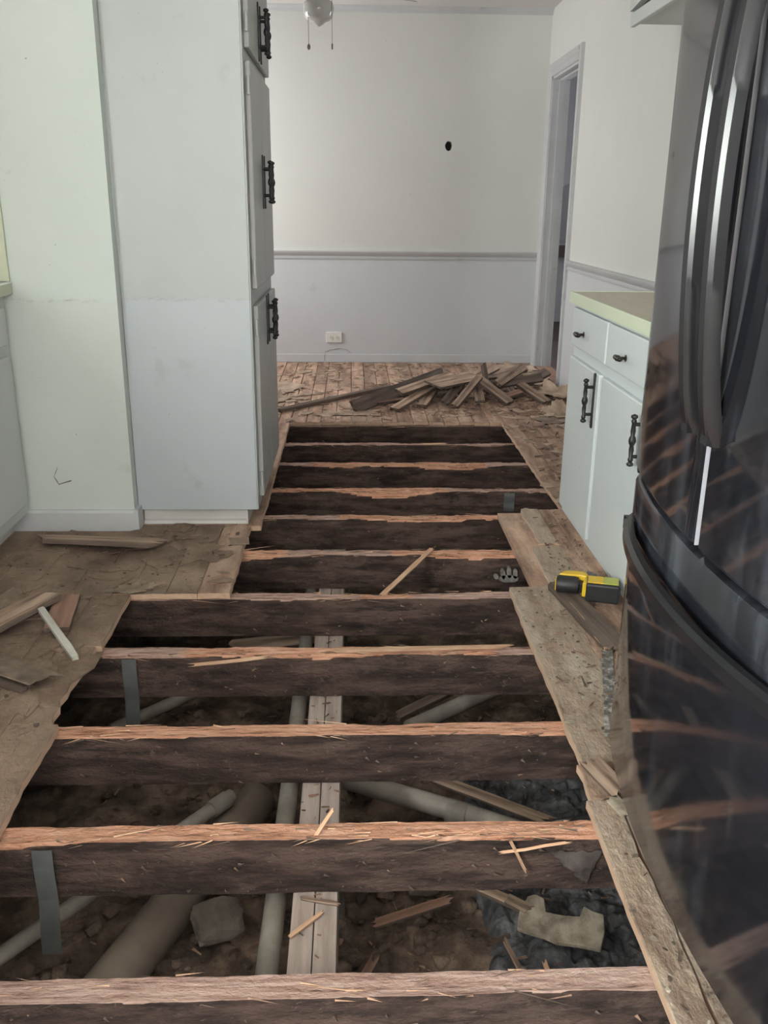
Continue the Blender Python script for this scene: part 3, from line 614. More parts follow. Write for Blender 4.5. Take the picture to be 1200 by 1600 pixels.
o=MB().prism([(a-.49,b-1.70) for a,b in pw],-.006,.006,'z').build('plywood_scrap',M['ply'],bevel=.0015,seg=1); o.location=(.49,1.70,-.380); o.rotation_euler=(R(3),R(-5),0); tag(o,'notched grey plywood scrap lying on the black mud','plywood')
scrap('plywood_tab','small pale chip standing on the mud above the plywood scrap',(.385,1.785,-.385),(.425,1.745,-.38),.03,.01,M['scrap'],.1,39,'wood chip',jag=.01)
scrap('wood_lath','grey lath slanting across the mud under the second joist',(.20,1.94,-.41),(.44,1.74,-.385),.026,.014,M['scrap'],.2,40,'lath',jag=.03)
scrap('wood_lath','thin lath lying on the mud left of the plywood scrap',(.36,1.66,-.40),(.40,1.46,-.385),.012,.01,M['scrap'],.2,41,'lath',jag=.02)
scrap('wood_lath','thin reddish lath standing out below the plywood scrap',(.435,1.58,-.385),(.445,1.42,-.37),.010,.01,M['sliver'],.2,42,'lath',jag=.02)
scrap('wood_lath','splintered grey lath lying on the slanting waste pipe',(.24,2.23,-.345),(.52,2.06,-.36),.03,.012,M['scrap'],.4,43,'lath',jag=.05)
scrap('wood_lath','dark lath beside the short pipe below the fourth joist',(.15,2.56,-.34),(.52,2.88,-.34),.03,.02,M['scrap_dark'],.3,44,'lath',jag=.02)
scrap('wood_lath','reddish lath in the dirt right of the girder',(.06,1.80,-.465),(.24,1.86,-.455),.024,.01,M['scrap_red'],.2,45,'lath',jag=.03)
scrap('wood_lath','orange splinter in the dirt close beside the girder',(-.005,1.56,-.45),(.045,1.66,-.45),.02,.01,M['scrap_red'],.2,46,'lath',jag=.03)
scrap('wood_lath','pale lath lying across the girder between first and second joists',(-.125,1.445,-.158),(-.065,1.505,-.157),.007,.005,M['sliver'],.2,47,'lath',jag=.01)
scrap('wood_lath','flat lath on the girder beneath the second joist edge',(-.105,1.552,-.161),(-.035,1.535,-.161),.009,.004,M['scrap'],.1,48,'lath',jag=.01)
scrap('wood_lath','pale board across the dirt under the fourth joist at left',(-.42,2.86,-.24),(-.1,2.90,-.225),.05,.02,M['scrap'],.5,49,'lath',jag=.02)
# long fresh slivers torn off the joists
scrap('wood_sliver','long orange sliver leaning between the fifth and sixth joists',(.105,2.845,-.035),(.295,3.20,-.012),.016,.008,M['sliver'],.3,51,'sliver',jag=.03)
scrap('wood_sliver','thin pale sliver crossing the face of the second joist at right',(.325,1.560,-.055),(.445,1.562,-.036),.006,.004,M['sliver'],.8,52,'sliver',jag=.02)
scrap('wood_sliver','short sliver propped on the second joist face at right',(.335,1.562,-.035),(.365,1.553,-.095),.006,.004,M['sliver'],.8,53,'sliver',jag=.01)
scrap('wood_sliver','short sliver standing out of the second joist top above the girder',(-.075,1.585,-.022),(-.045,1.61,.012),.008,.004,M['sliver'],.4,54,'sliver',jag=.01)
scrap('wood_sliver','long pale sliver lying on top of the fourth joist',(-.02,2.405,-.018),(.44,2.42,-.017),.016,.006,M['sliver'],.1,55,'sliver',jag=.05)
scrap('wood_sliver','curved orange sliver peeling off the fourth joist at left',(-.44,2.385,-.05),(-.27,2.378,-.028),.010,.006,M['sliver'],.6,56,'sliver',jag=.05)
scrap('wood_sliver','small sliver on the tenth joist in the far gap',(.40,4.86,-.02),(.50,4.845,-.014),.014,.005,M['sliver'],.2,57,'sliver',jag=.03)

# torn vinyl and paper sheets
def sheet(name,label,c,wd,ln,rz,z,seed,m=None,curl=.0,t=.0016,group=None,parent=None):
    bm=bmesh.new(); q=random.Random(seed); n=40; K=5; vs=[];fs=[]
    rad=[]
    for k in range(n):
        a=2*math.pi*k/n; sq=1/max(abs(math.cos(a+seed)),abs(math.sin(a+seed))); rad.append(.86*sq*(1+.42*nz(math.cos(a)*1.9+seed*3.3,math.sin(a)*1.9))+q.choice((-.14,-.04,0,.03,.12)))
    for lay in (1,0):
        for j in range(K+1):
            for k in range(n):
                a=2*math.pi*k/n; f=j/K; x=math.cos(a)*wd/2*rad[k]*f; y=math.sin(a)*ln/2*rad[k]*f
                # squarish outline
                zz=.004*nz(x*9,y*9,seed)*f+curl*max(0,x/wd+y/ln)**2*2
                vs.append((x,y,zz+.004+(t if lay else 0)))
    o2=(K+1)*n
    for j in range(K):
        for k in range(n):
            a=j*n+k;b=j*n+(k+1)%n
            if j==0: fs.append((a,b+n,a+n)) if False else fs.append((a,a+n,b+n))
            else: fs.append((a,a+n,b+n,b))
            if j==0: fs.append((o2+a,o2+b+n,o2+a+n))
            else: fs.append((o2+a,o2+b,o2+b+n,o2+a+n))
    for k in range(n):
        a=K*n+k;b=K*n+(k+1)%n; fs.append((a,o2+a,o2+b,b))
    o=MB().add(vs,fs).build(name,m or M['vinyl'],smooth=True,ang=50)
    o.location=(*c,z); o.rotation_euler=(0,0,rz)
    if label: tag(o,label,'torn sheet',group)
    return o
S=[('torn tan sheet lying on the pile by the right wall',(1.36,5.98),.26,.30,.4,.045,.05),
   ('curled tan sheet on the floor just beyond the base cabinet',(1.30,5.50),.26,.20,.9,.012,.06),
   ('brown torn sheet under the curled one beyond the base cabinet',(1.26,5.36),.30,.20,.2,.002,.03),
   ('torn tan sheet on the far floor beside the pantry',(-.57,6.35),.40,.45,.3,.001,.03),
   ('small torn sheet against the pantry on the far floor',(-.50,5.95),.25,.16,1.2,.001,.02),
   ('reddish torn sheet in front of the doorway casing',(1.28,7.1),.34,.40,.6,.004,.03),
   ('torn sheet behind the pile against the right wall',(1.35,6.62),.22,.34,.1,.006,.04),
   ('thin torn sheet in front of the pile beside the opening',(-.02,5.52),.42,.12,.05,.001,.01),
   ('tan torn paper patch near the loose boards on the left floor',(-1.12,2.62),.35,.24,.5,.001,.01),
   ('torn paper flap at the left corner of the opening',(-.74,2.81),.16,.07,.1,.001,.02),
   ]
for i,(lab,c,wd,ln,rz,z,cu) in enumerate(S): sheet('torn_sheet',lab,c,wd,ln,rz,z,i+1,m=M['vinyl_dark'] if i in (2,8,9) else M['vinyl'],curl=cu)
scrap('foil_strip','flaked metallic strip lying along the refrigerator base',(.765,2.42,.004),(.637,1.90,.004),.032,.003,M['foil'],0,60,'strip',jag=.01)
# small residue flakes glued to the boards (uncountable)
def flakes(name,label,regions,n,seed,m,smin,smax,zf=None,cat='residue'):
    q=random.Random(seed); mb=MB(); tot=sum((b-a)*(d-c)*w_ for a,b,c,d,w_ in regions)
    for a,b,c,d,w_ in regions:
        for _ in range(int(n*(b-a)*(d-c)*w_/tot)):
            x,y=q.uniform(a,b),q.uniform(c,d); s=q.uniform(smin,smax)*q.uniform(.5,1.3); rz=q.uniform(0,6.3); el=q.uniform(1,2.6); k=q.choice((4,5,6)); t=q.uniform(.0008,.003); z=zf(x,y) if zf else 0
            pts=[]
            for i in range(k):
                an=2*math.pi*i/k; rr_=s*q.uniform(.6,1.15); px,py=math.cos(an)*rr_*el,math.sin(an)*rr_
                pts.append((x+px*math.cos(rz)-py*math.sin(rz),y+px*math.sin(rz)+py*math.cos(rz)))
            tl=q.uniform(0,min(.006,s*.3))
            vs=[(p[0],p[1],z) for p in pts]+[(p[0],p[1],z+t+tl*(i%2)) for i,p in enumerate(pts)]
            mb.add(vs,[tuple(range(k,2*k))]+[(i,(i+1)%k,k+(i+1)%k,k+i) for i in range(k)])
    return tag(mb.build(name,m),label,cat,kind='stuff')
flakes('paper_residue','torn tan paper flakes stuck all over the far boards',[(-.65,1.48,5.34,7.45,1),(.93,1.48,3.7,5.3,1.4)],380,5,M['vinyl'],.010,.045,lambda x,y:.001)
flakes('paper_residue','torn brown paper flakes stuck to the left floor',[(-1.25,-.76,1.3,3.35,1),(-.76,-.43,2.82,3.45,1.2)],170,6,M['plank_left'],.012,.05,lambda x,y:.0008)
flakes('paint_flecks','pale flecks and dirt spots stuck to the right hand boards',[(.545,.70,1.85,2.8,1.2),(.52,.575,1.0,1.62,1.6),(.74,.88,2.87,3.6,1)],80,13,M['ply'],.002,.006,lambda x,y:.001)
flakes('bark_crumbs','dark crumbs scattered over the right hand boards',[(.545,.70,1.85,2.8,1.2),(.52,.575,1.0,1.62,1.2),(.74,.88,2.87,3.6,1)],60,14,M['scrap_dark'],.0015,.005,lambda x,y:.001)
flakes('bark_crumbs','dark crumbs and dirt scattered over the left floor',[(-1.25,-.78,1.3,3.35,1),(-.74,-.45,2.82,3.4,1)],110,15,M['scrap_dark'],.002,.007,lambda x,y:.001)
def chips(name,label,regions,n,seed,m,lmin,lmax,zf):
    q=random.Random(seed); mb=MB(); tot=sum(w_ for *_,w_ in regions)
    for a,b,c,d,w_ in regions:
        for _ in range(int(n*w_/tot)):
            x,y=q.uniform(a,b),q.uniform(c,d); L=q.uniform(lmin,lmax)*q.uniform(.4,1); wd=L*q.uniform(.08,.3); t=q.uniform(.001,.004); rz=q.uniform(0,6.3); ti=q.gauss(0,.15)
            cx,sx=math.cos(rz),math.sin(rz); z=zf(x,y)+.002+abs(L*math.sin(ti))/2
            loc_=[(-L/2,-wd/2,0),(L/2,-wd*.2,0),(L/2,wd*.2,0),(-L/2,wd/2,0)]
            vs=[]
            for dz in (0,t):
                for (px,py,_) in loc_: vs.append((x+px*cx-py*sx,y+px*sx+py*cx,z+px*math.sin(ti)+dz))
            mb.add(vs,[(0,3,2,1),(4,5,6,7),(0,1,5,4),(1,2,6,5),(2,3,7,6),(3,0,4,7)],q.choice((0,0,1,2)))
    return tag(mb.build(name,[m,M['scrap_dark'],M['scrap_red']]),label,'wood chips',kind='stuff')
chips('wood_chips','splinters and chips littering the floor around the board pile',[(-.6,1.47,5.36,7.4,1.6),(.1,1.45,5.5,6.5,5),(.93,1.47,3.7,5.3,1)],1250,8,M['chip'],.02,.10,lambda x,y:.001)
chips('wood_chips','small splinters scattered on the boards at left and right of the opening',[(-1.25,-.78,1.3,3.35,1.4),(.56,.71,1.0,2.8,1.6),(.73,.89,2.85,3.62,1),(-.74,-.45,2.82,3.4,.6)],260,9,M['chip'],.008,.04,lambda x,y:.001)
chips('wood_chips','broken wood fragments scattered on the crawl space dirt',[(-.75,.3,1.3,2.8,3),(.0,.9,2.4,3.2,1.5)],420,10,M['chip'],.010,.05,ground)
chips('wood_chips','broken wood fragments scattered on the black mud',[(.36,.75,1.35,2.6,1)],110,11,M['chip'],.01,.045,mud)
def clods(name,label,regs,n,seed,m,zf):
    q=random.Random(seed); mb=MB(); bm=bmesh.new(); bmesh.ops.create_icosphere(bm,subdivisions=1,radius=1); bv=[v.co.copy() for v in bm.verts]; bf=[tuple(v.index for v in f.verts) for f in bm.faces]; bm.free()
    for a,b,c,d in regs:
        for _ in range(n//len(regs)):
            x,y=q.uniform(a,b),q.uniform(c,d); r_=q.uniform(.006,.028)*q.uniform(.5,1.2); z=zf(x,y)
            mb.add([(x+v.x*r_*q.uniform(.8,1.25),y+v.y*r_*q.uniform(.8,1.25),z+r_*.3+v.z*r_*.7*q.uniform(.7,1.2)) for v in bv],bf)
    return tag(mb.build(name,m),label,'soil',kind='stuff')
clods('soil_clods','crumbled brown soil clods strewn over the crawl space dirt',[(-.75,.33,1.25,2.9)],700,21,M['dirt'],ground)
chips('wood_chips','small chips lying on the girder planks',[(-.125,-.04,1.25,3.0,1)],60,12,M['chip'],.008,.03,lambda x,y:-.165)

# ---------------------------------------------------------------- shared hardware
def bar_handle(parent, at, out, along=Vector((0,0,1)), L=.16, back=True):
    """turned colonial pull: long back plate, two posts, beaded bar. 'out' is the outward unit vector"""
    h=empty('handle',at); h.parent=parent
    prof=[(.001,-.085),(.007,-.081),(.008,-.075),(.004,-.069),(.006,-.064),(.006,-.060),(.0042,-.055),(.0058,-.03),(.0045,-.016),(.007,-.010),(.0085,0),(.007,.010),(.0045,.016),(.0058,.03),(.0042,.055),(.006,.060),(.006,.064),(.004,.069),(.008,.075),(.007,.081),(.001,.085)]
    s=L/.17; o_=Vector(out)
    mb=MB()
    for dz in (-.052*s,.052*s):
        mb.tube([o_*.002+along*dz,o_*.03+along*dz],.006,8)
    q=MB().lathe([(r_*1.4,h_*s) for r_,h_ in prof],(0,0,0),'z',12); mb.add([Vector(v)+o_*.033 for v in q.v],q.f)
    side=o_.cross(along)
    pl=[(-.008,-.095),(-.004,-.105),(.004,-.105),(.008,-.095),(.006,-.06),(.006,.06),(.008,.095),(.004,.105),(-.004,.105),(-.008,.095),(-.006,.06),(-.006,-.06)]
    bp=[side*a*1.35+along*b*s for a,b in pl]; N=len(bp)
    mb2=MB().add([p for p in bp]+[p+o_*.005 for p in bp],[tuple(range(N)),tuple(range(N,2*N))]+[(i,(i+1)%N,N+(i+1)%N,N+i) for i in range(N)])
    me=MB(); me.add(mb.v,mb.f); me.add(mb2.v,mb2.f)
    o=me.build('handle',M['black_iron'],parent,smooth=True,ang=60)
    o.location=at; bpy.data.objects.remove(h); return o
def hinge(parent, at, out, name='hinge', m=None):
    o_=Vector(out); mb=MB().box(-.004,.004,-.012,.012,-.028,.028).tube([(0,-.012,-.03),(0,-.012,.03)],.005,8)
    o=mb.build(name,m or M['cabface'],parent); o.location=at; return o

# ---------------------------------------------------------------- tall pantry cabinet
PX,PY=-.383,3.47
pan=empty('pantry_cabinet',(-.62,3.9,0)); tag(pan,'tall pale blue pantry cabinet with black pulls beside the short wall','cabinet')
def pl(o): o.matrix_parent_inverse=Matrix.Translation(-Vector(pan.location)); return o
pl(bx('carcass',M['cabpaint'],-.86,PX,PY,4.36,.064,ZC,pan,bevel=.002,seg=1))
pl(bx('face_frame',M['cabface'],PX,PX+.004,PY+.004,4.36,.066,ZC,pan))
pl(bx('plinth',M['plinth'],-.845,-.432,PY+.03,4.36,0,.064,pan)); pl(MB().prism([(PY+.03,0),(PY+.012,0),(PY+.018,.012),(PY+.03,.016)],-.845,-.425,'x').build('shoe_moulding',M['plinth'],pan))
pl(MB().box(-.432,-.424,PY+.012,4.36,0,.064).build('toe_kick',M['plinth'],pan))
FX=PX+.004
for (z0,z1,hz_) in ((1.755,2.50,1.86),(.93,1.715,1.32),(.105,.868,.775)):
    for (ya,yb,hy) in ((PY+.055,3.905,3.872),(3.915,4.325,3.955)):
        d=pl(bx('cupboard_door',M['cabface'],FX,FX+.020,ya,yb,z0,z1,pan,bevel=.005))
        hb=bar_handle(d,(FX+.020,hy,hz_),(1,0,0),L=.165)
        hy2= ya-.002 if hy<3.9 else yb+.002
        for zz in (z0+.08,z1-.08): hinge(d,(FX+.014,hy2,zz),(1,0,0))
# scraped paint spot on the side and wall end
# ---------------------------------------------------------------- left base cabinet
lc=empty('base_cabinet',(-1.58,1.6,0)); tag(lc,'grey base cabinet at the left edge against the short wall','cabinet')
def ll(o): o.matrix_parent_inverse=Matrix.Translation(-Vector(lc.location)); return o
ll(bx('carcass',M['basecab_l'],XL+.005,-1.272,-1.2,3.41,.082,.915,lc)); ll(bx('toe_kick',M['plinth'],XL+.005,-1.335,-1.2,3.41,0,.082,lc))
for k in range(7):
    ya=3.36-.62*(k+1)+.01; yb=3.36-.62*k-.01
    ll(bx('drawer',M['basecab_l'],-1.272,-1.254,ya,yb,.74,.875,lc,bevel=.004)); ll(bx('cupboard_door',M['basecab_l'],-1.272,-1.254,ya,yb,.13,.70,lc,bevel=.004))
wt=empty('worktop',(-1.56,1.2,.915)); tag(wt,'olive laminate worktop end at the left edge of the photo','worktop')
def wl(o): o.matrix_parent_inverse=Matrix.Translation(-Vector(wt.location)); return o
wl(bx('slab',M['counter_l'],XL+.002,-1.236,-1.2,3.41,.915,.960,wt,bevel=.003)); wl(bx('metal_edge',M['metal_strip'],-1.240,-1.233,-1.2,3.409,.956,.962,wt))
sp_=bx('side_splash',M['counter_l'],XL+.002,-1.240,3.398,3.411,.963,1.42); tag(sp_,'olive green splash panel on the short wall above the left worktop','splash panel')

# ---------------------------------------------------------------- right base cabinet
BX=.905
rc=empty('base_cabinet',(1.2,2.8,0)); tag(rc,'white base cabinet with two drawers and two doors beside the refrigerator','cabinet')
def rl_(o): o.matrix_parent_inverse=Matrix.Translation(-Vector(rc.location)); return o
rl_(bx('carcass',M['basecab'],BX,XR-.01,1.80,3.662,.0,.874,rc,bevel=.002,seg=1))
def pull(parent, at):
    mb=MB().tube([(0,0,0),(-.026,0,0)],.005,8); mb.lathe([(.004,0),(.011,-.001),(.011,-.003),(.006,-.004)],(0,0,0),'x',12)
    mb.lathe([(.001,-.034),(.0075,-.030),(.0085,-.024),(.005,-.017),(.009,-.009),(.0105,0),(.009,.009),(.005,.017),(.0085,.024),(.0075,.030),(.001,.034)],(-.028,0,0),'y',12)
    o=mb.build('pull',M['bronze'],parent,smooth=True,ang=60); o.location=at; return o
for (ya,yb,hy) in ((3.145,3.648,3.455),(2.60,3.128,2.895),(2.05,2.585,2.32)):
    d=rl_(bx('drawer',M['basecab'],BX-.017,BX,ya,yb,.712,.860,rc,bevel=.004)); pull(d,(BX-.017,hy,.775))
for (ya,yb,hy) in ((3.188,3.645,3.232),(2.60,3.150,2.640),(2.05,2.61,2.10)):
    d=rl_(bx('cupboard_door',M['basecab'],BX-.019,BX,ya,yb,.036,.668,rc,bevel=.005)); bar_handle(d,(BX-.019,hy,.565),(-1,0,0),L=.165)
rl_(bx('door_gap_shade',M['dark_slot'],BX-.004,BX+.001,3.1515,3.164,.05,.66,rc))  # dark strip standing in for the shade between the two doors
for zz in (.60,.12):
    h=hinge(rc,(BX-.008,3.650,zz),(-1,0,0),m=M['basecab']); rl_(h)
for zz in (.62,.10): rl_(hinge(rc,(BX-.004,3.165,zz),(-1,0,0),m=M['grey_metal']))
wt2=empty('worktop',(1.2,2.8,.874)); tag(wt2,'tan worktop with a pale green edge on the white base cabinet','worktop')
def w2(o): o.matrix_parent_inverse=Matrix.Translation(-Vector(wt2.location)); return o
w2(bx('slab',M['counter'],.888,XR-.035,1.80,3.70,.874,.915,wt2)); w2(bx('edge_band',M['counter_edge'],.882,.888,1.80,3.706,.873,.917,wt2,bevel=.001)); w2(bx('edge_band',M['counter_edge'],.888,XR-.035,3.70,3.706,.873,.917,wt2,bevel=.001))

# ---------------------------------------------------------------- wall cabinet at top right
uc=empty('wall_cabinet',(1.29,3.2,1.9)); tag(uc,'white wall cabinet corner above the worktop at top right','wall cabinet')
def ul(o): o.matrix_parent_inverse=Matrix.Translation(-Vector(uc.location)); return o
ul(bx('carcass',M['basecab_l'],1.105,XR-.002,2.1,3.9,1.915,2.55,uc)); ul(bx('bottom_rail',M['basecab_l'],1.085,1.105,2.1,3.9,1.903,1.952,uc,bevel=.003))
ul(MB().prism([(3.895,1.957),(3.88,1.957),(3.38,2.012),(3.38,2.54),(3.895,2.54)],1.078,1.103,'x').build('cupboard_door',M['basecab_l'],uc)); ul(bx('cupboard_door',M['basecab_l'],1.078,1.103,2.75,3.36,1.99,2.54,uc,bevel=.003))
ul(bx('recess_shade',M['dark_slot'],1.103,1.1055,2.75,3.89,1.95,2.03,uc))  # thin dark plate paints the shade below the cupboard doors

# ---------------------------------------------------------------- refrigerator
FY0,FY1,FYC=.872,1.795,1.318
def fx(y): return .540+.225*(y-FYC)**2
fr=empty('refrigerator',(1.05,FYC,0)); tag(fr,'glossy black french door refrigerator with bowed handles at right','refrigerator')
def fl(o): o.matrix_parent_inverse=Matrix.Translation(-Vector(fr.location)); return o
fl(bx('case',M['case'],.67,1.47,FY0+.005,FY1-.005,.03,1.78,fr,bevel=.006))
for yy in (FY0+.08,FY1-.08): fl(MB().lathe([(.02,0),(.02,.03)],(.80,yy,0),'z',12).build('foot',M['case'],fr))
def panel(name,ya,yb,z0,z1,m=M['fridge']):
    n=24; rc_=.012; pts=[]
    for k in range(n+1):
        y=ya+(yb-ya)*k/n; e=min(y-ya,yb-y); off=0 if e>rc_ else rc_-math.sqrt(max(0,rc_**2-(rc_-e)**2)); pts.append((fx(y)+off,y))
    for e in (.003,.007):
        pass
    poly=pts+[(.655,yb),(.655,ya)]
    mb=MB(); N=len(poly); c=.010
    lay=[(z0,c),(z0+.003,c*.35),(z0+c,0),(z1-c,0),(z1-.003,c*.35),(z1,c)]
    vs=[]
    for z,o_ in lay: vs+=[(p[0]+(o_ if i<n+1 else 0),p[1],z) for i,p in enumerate(poly)]
    fs=[tuple(range(N))[::-1],tuple((len(lay)-1)*N+i for i in range(N))]
    for l in range(len(lay)-1):
        for i in range(N): fs.append((l*N+i,l*N+(i+1)%N,(l+1)*N+(i+1)%N,(l+1)*N+i))
    mb.add(vs,fs); return fl(mb.build(name,m,fr,smooth=True,ang=30))
ZD=.722
d1=panel('fridge_door',FYC+.003,FY1,ZD+.004,1.775); d1['label']='far upper door'
d2=panel('fridge_door',FY0,FYC-.003,ZD+.004,1.775); d2['label']='near upper door'
dr=panel('freezer_drawer',FY0,FY1,.085,ZD-.004)
fl(bx('door_edge_highlight',M['fridge_highlight'],fx(FYC)+.003,fx(FYC)+.06,FYC+.0004,FYC+.0028,ZD+.008,1.77,fr))  # pale strip stands in for the highlight along the door edge
fl(bx('door_edge_highlight',M['fridge_highlight'],.60,.66,FY0+.003,FY1-.003,ZD-.0042,ZD-.0032,fr))
fl(bx('kick_grille',M['case'],.62,.68,FY0+.02,FY1-.02,.03,.08,fr))
def vhandle(parent,y,z0=.902,z1=1.62,wd=.028):
    n=36; vs=[];fs=[]; prof=[(-.5,.0),(-.5,.7),(-.36,1),(.36,1),(.5,.7),(.5,0)]
    W=len(prof)
    for k in range(n+1):
        t=k/n; z=z0+(z1-z0)*t; b=math.sin(math.pi*t)**.55; xo=fx(y)-.012-.038*b; dep=.022+.006*(1-b)
        for a,c in prof: vs.append((xo+dep*(1-c) if True else 0, y+a*wd, z))
    for k in range(n):
        for s in range(W): fs.append((k*W+s,k*W+(s+1)%W,(k+1)*W+(s+1)%W,(k+1)*W+s))
    fs+=[tuple(range(W)),tuple(n*W+s for s in range(W))]
    mb=MB().add(vs,fs)
    for zz in (z0,z1-.05): mb.box(fx(y)-.02,fx(y)+.005,y-wd*.42,y+wd*.42,zz+.002,zz+.048)
    o=mb.build('handle',M['fridge_handle'],parent,smooth=True,ang=30); o.matrix_parent_inverse=Matrix(); return o
vhandle(d1,FYC+.046); vhandle(d2,FYC-.036)
n=40; vs=[];fs=[]; prof=[(-.5,0),(-.5,.6),(-.3,1),(.3,1),(.5,.6),(.5,0)]; W=len(prof)
for k in range(n+1):
    t=k/n; y=FY1-.05+(FY0-FY1+.10)*t; b=math.sin(math.pi*t)**.5; xo=fx(y)-.010-.034*b
    for a,c in prof: vs.append((xo+.020*(1-c),y,.622+a*.034))
for k in range(n):
    for s in range(W): fs.append((k*W+s,k*W+(s+1)%W,(k+1)*W+(s+1)%W,(k+1)*W+s))
fs+=[tuple(range(W)),tuple(n*W+s for s in range(W))]
mb=MB().add(vs,fs)
for yy in (FY1-.095,FY0+.055): mb.box(fx(yy)-.012,fx(yy)+.004,yy,yy+.04,.608,.636)
mb.build('handle',M['fridge_handle'],dr,smooth=True,ang=30)

# ---------------------------------------------------------------- cordless drill
dl=empty('cordless_drill',(.768,2.72,.021),R(-16)); tag(dl,'yellow and black cordless drill lying on the boards by the refrigerator','drill')
MB().lathe([(.018,-.092),(.026,-.090),(.029,-.082),(.029,-.03),(.027,-.02)],(0,0,.028),'x',16).build('motor_end',M['rubber'],dl,smooth=True,ang=50)
MB().box(-.0945,-.092,-.016,-.010,.010,.046).box(-.0945,-.092,.010,.016,.010,.046).build('vent_stripe',M['yellow'],dl)
MB().prism([(-.085,.012),(-.02,.016),(.005,.010),(.012,.03),(.0,.048),(-.035,.052),(-.07,.042)],.040,.060,'z').build('housing',M['yellow'],dl,bevel=.004)
MB().prism([(-.075,-.006),(-.02,-.012),(.01,-.006),(.01,.025),(-.03,.03),(-.075,.02)],.004,.041,'z').build('grip',M['rubber'],dl,bevel=.004)
MB().lathe([(.022,0),(.023,.012),(.018,.02),(.017,.032),(.010,.036)],(.004,.040,.042),'x',14).build('chuck',M['grey_metal'],dl,smooth=True,ang=40)
MB().prism([(-.006,-.040),(.012,-.038),(.016,.004),(.0,.006)],.006,.056,'z').build('battery_foot',M['yellow'],dl,bevel=.003)
MB().box(.006,.114,-.056,.012,-.004,.060).build('battery',M['rubber'],dl,bevel=.007)
MB().box(.010,.060,-.046,.010,.060,.064).build('battery_cap',M['yellow'],dl,bevel=.0015); MB().box(.060,.108,-.046,.010,.060,.064).build('battery_cap',M['lime'],dl,bevel=.0015)
MB().box(.110,.116,-.044,.004,.008,.052).build('battery_end',M['case'],dl,bevel=.002)

# dusty handprint-like scrape on the sixth joist (raised dust) and cobwebs
hp=MB()
for dx,dz,hh,lean in ((.0,-.012,.012,-.3),(.026,.0,.022,-.2),(.050,.006,.026,-.12),(.074,.0,.022,-.05),(.05,-.022,.016,0)):
    q=[]; wd_=.0095 if dz>-.02 else .040
    for k in range(14):
        a=2*math.pi*k/14; rr_=1+.12*nz(k*1.1,dx*90); zz=math.sin(a)*hh*rr_; q.append((.553+dx+math.cos(a)*wd_*rr_+zz*lean,-.100+dz+zz))
    hp.add([(a,3.187,b) for a,b in q]+[(a,3.1835,b) for a,b in q],[tuple(range(14)),tuple(range(14,28))]+[(i,(i+1)%14,14+(i+1)%14,14+i) for i in range(14)])
tag(hp.build('dust_mark',M['putty']),'grey finger shaped dust marks on the sixth joist above the drill board','dust mark')
def web(label,c,w_,h_,seed):
    vs=[];fs=[];nx,ny=14,6
    for j in range(ny+1):
        for i in range(nx+1):
            u_,v_=i/nx,j/ny; x=c[0]+(u_-.5)*w_*(1-.5*v_)+.01*nz(u_*4,v_*4,seed); z=c[2]-v_*h_*(.35+.65*u_)+.006*nz(u_*7,v_*5,seed+3); y=c[1]-.003-.012*(math.sin(math.pi*u_)*math.sin(math.pi*v_))+.003*nz(u_*9,v_*9,seed)
            vs.append((x,y,z))
    for j in range(ny):
        for i in range(nx): a=j*(nx+1)+i; fs.append((a,a+1,a+nx+2,a+nx+1))
    k=len(vs); vs2=[(x,y+.0015,z) for x,y,z in vs]
    return tag(MB().add(vs,fs).add(vs2,fs).build('cobweb_clump',M['web'],smooth=True),label,'cobweb')
web('grey dusty web on the second joist beside the narrow floor board',(.475,1.566,-.06),.11,.085,1)
web('grey dusty web on the fifth joist at its right end',(.60,2.786,-.03),.12,.07,2)

# ---------------------------------------------------------------- back wall outlet
ol=empty('wall_outlet',(-.147,YB-.008,.207)); tag(ol,'white duplex outlet mounted sideways low on the back wall','outlet')
MB().box(-.064,.064,-.012,0,-.043,.043).build('cover_plate',M['white_plastic'],ol,bevel=.003)
for s_ in (-.026,.022):
    rcp=MB().lathe([(.0165,0),(.0165,-.004)],(s_,-.012,0),'y',16).build('receptacle',M['white_plastic'],ol)
    MB().box(s_-.007,s_+.001,-.0168,-.0162,.005,.0085).box(s_-.007,s_+.001,-.0168,-.0162,-.0085,-.005).lathe([(.003,-.0168),(.003,-.0162)],(s_+.009,0,0),'y',8).build('slot',M['dark_slot'],rcp)
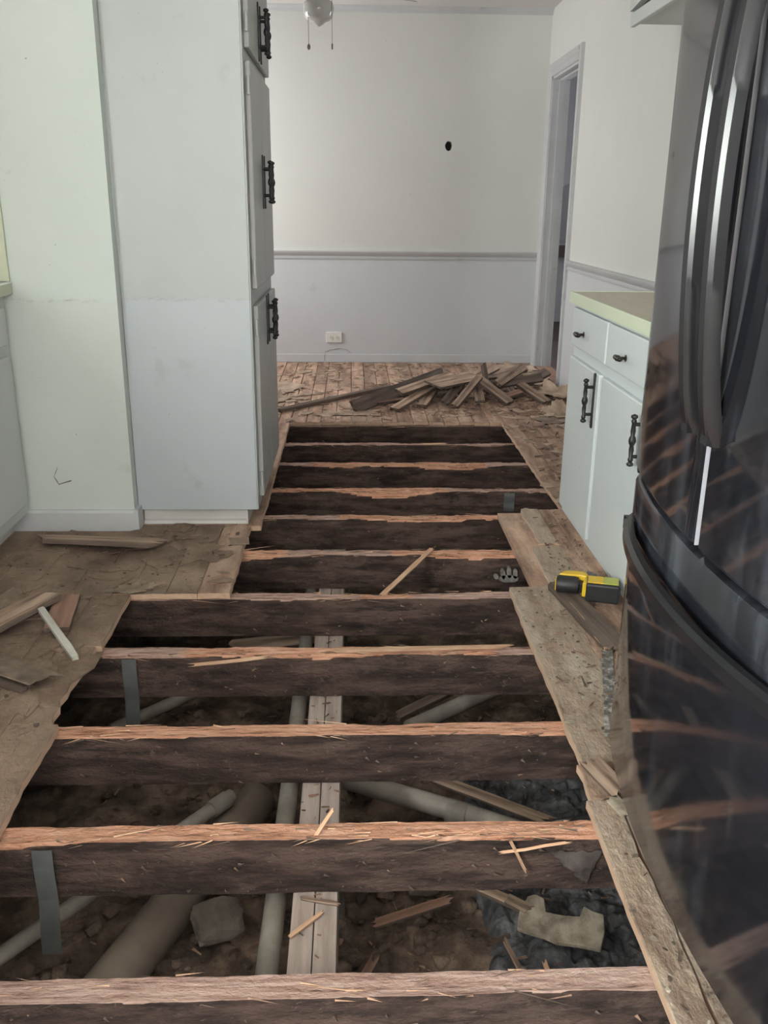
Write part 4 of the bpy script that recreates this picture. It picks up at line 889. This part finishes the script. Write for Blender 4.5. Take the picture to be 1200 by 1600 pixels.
# arched panel and ledge in the hall
ap=empty('arched_panel',(2.45,HY1-.005,0)); tag(ap,'grey arched panel with a brown ledge glimpsed through the doorway','panel')
pts=[(-.25,.86),(.25,.86),(.25,1.25)]+[(.25*math.cos(a),1.25+.25*math.sin(a)) for a in [math.pi*k/12 for k in range(1,12)]]+[(-.25,1.25)]
MB().prism(pts,-.03,0,'y').build('arch',M['arch'],ap); MB().box(-.29,.29,-.025,0,.70,1.60).build('surround',M['hall'],ap); MB().box(-.29,.29,-.14,-.0,.72,.84).build('ledge',M['brown'],ap)

# ---------------------------------------------------------------- ceiling fan
fan=empty('ceiling_fan',(-.195,6.0,2.63)); tag(fan,'ceiling fan with a white glass globe and two pull chains','ceiling fan')
MB().lathe([(.06,0),(.055,-.02),(.02,-.03),(.014,-.03),(.014,-.10),(.05,-.105),(.105,-.12),(.11,-.17),(.08,-.205),(.05,-.21),(.05,-.235),(.062,-.24)],(0,0,0),'z',24).build('motor',M['fan'],fan,smooth=True)
MB().lathe([(.058,-.236),(.060,-.25),(.082,-.262),(.092,-.285),(.089,-.315),(.080,-.345),(.068,-.358),(.045,-.366),(.020,-.384),(.004,-.392),(.0005,-.393)],(0,0,0),'z',28).build('globe',M['globe'],fan,smooth=True,ang=70)
for a in (28,148,268):
    a=R(a); b=MB(); ca,sa=math.cos(a),math.sin(a); pts=[(.15,-.045),(.60,-.065),(.655,-.045),(.665,0),(.655,.045),(.60,.065),(.15,.045)]
    vs=[]
    for dz in (-.006,0):
        for (p,q) in pts: vs.append((p*ca-q*sa,p*sa+q*ca,-.188+dz+q*.18))
    N=len(pts); b.add(vs,[tuple(range(N)),tuple(range(N,2*N))]+[(i,(i+1)%N,N+(i+1)%N,N+i) for i in range(N)])
    bl=b.build('blade',M['fan'],fan); MB().box(.09,.19,-.018,.018,-.194,-.186).build('blade_arm',M['fan'],bl).rotation_euler=(0,0,a)
for (dx,dy,zb) in ((-.058,-.06,-.492),(.080,-.05,-.487)):
    c=MB().tube([(dx,dy,-.235),(dx,dy,zb)],.0016,6).build('pull_chain',M['chain'],fan)
    MB().lathe([(.002,0),(.008,-.008),(.011,-.02),(.008,-.03),(.001,-.034)] if dx<0 else [(.002,0),(.005,-.006),(.005,-.03),(.001,-.034)],(dx,dy,zb),'z',10).build('knob',M['chain'],c,smooth=True)
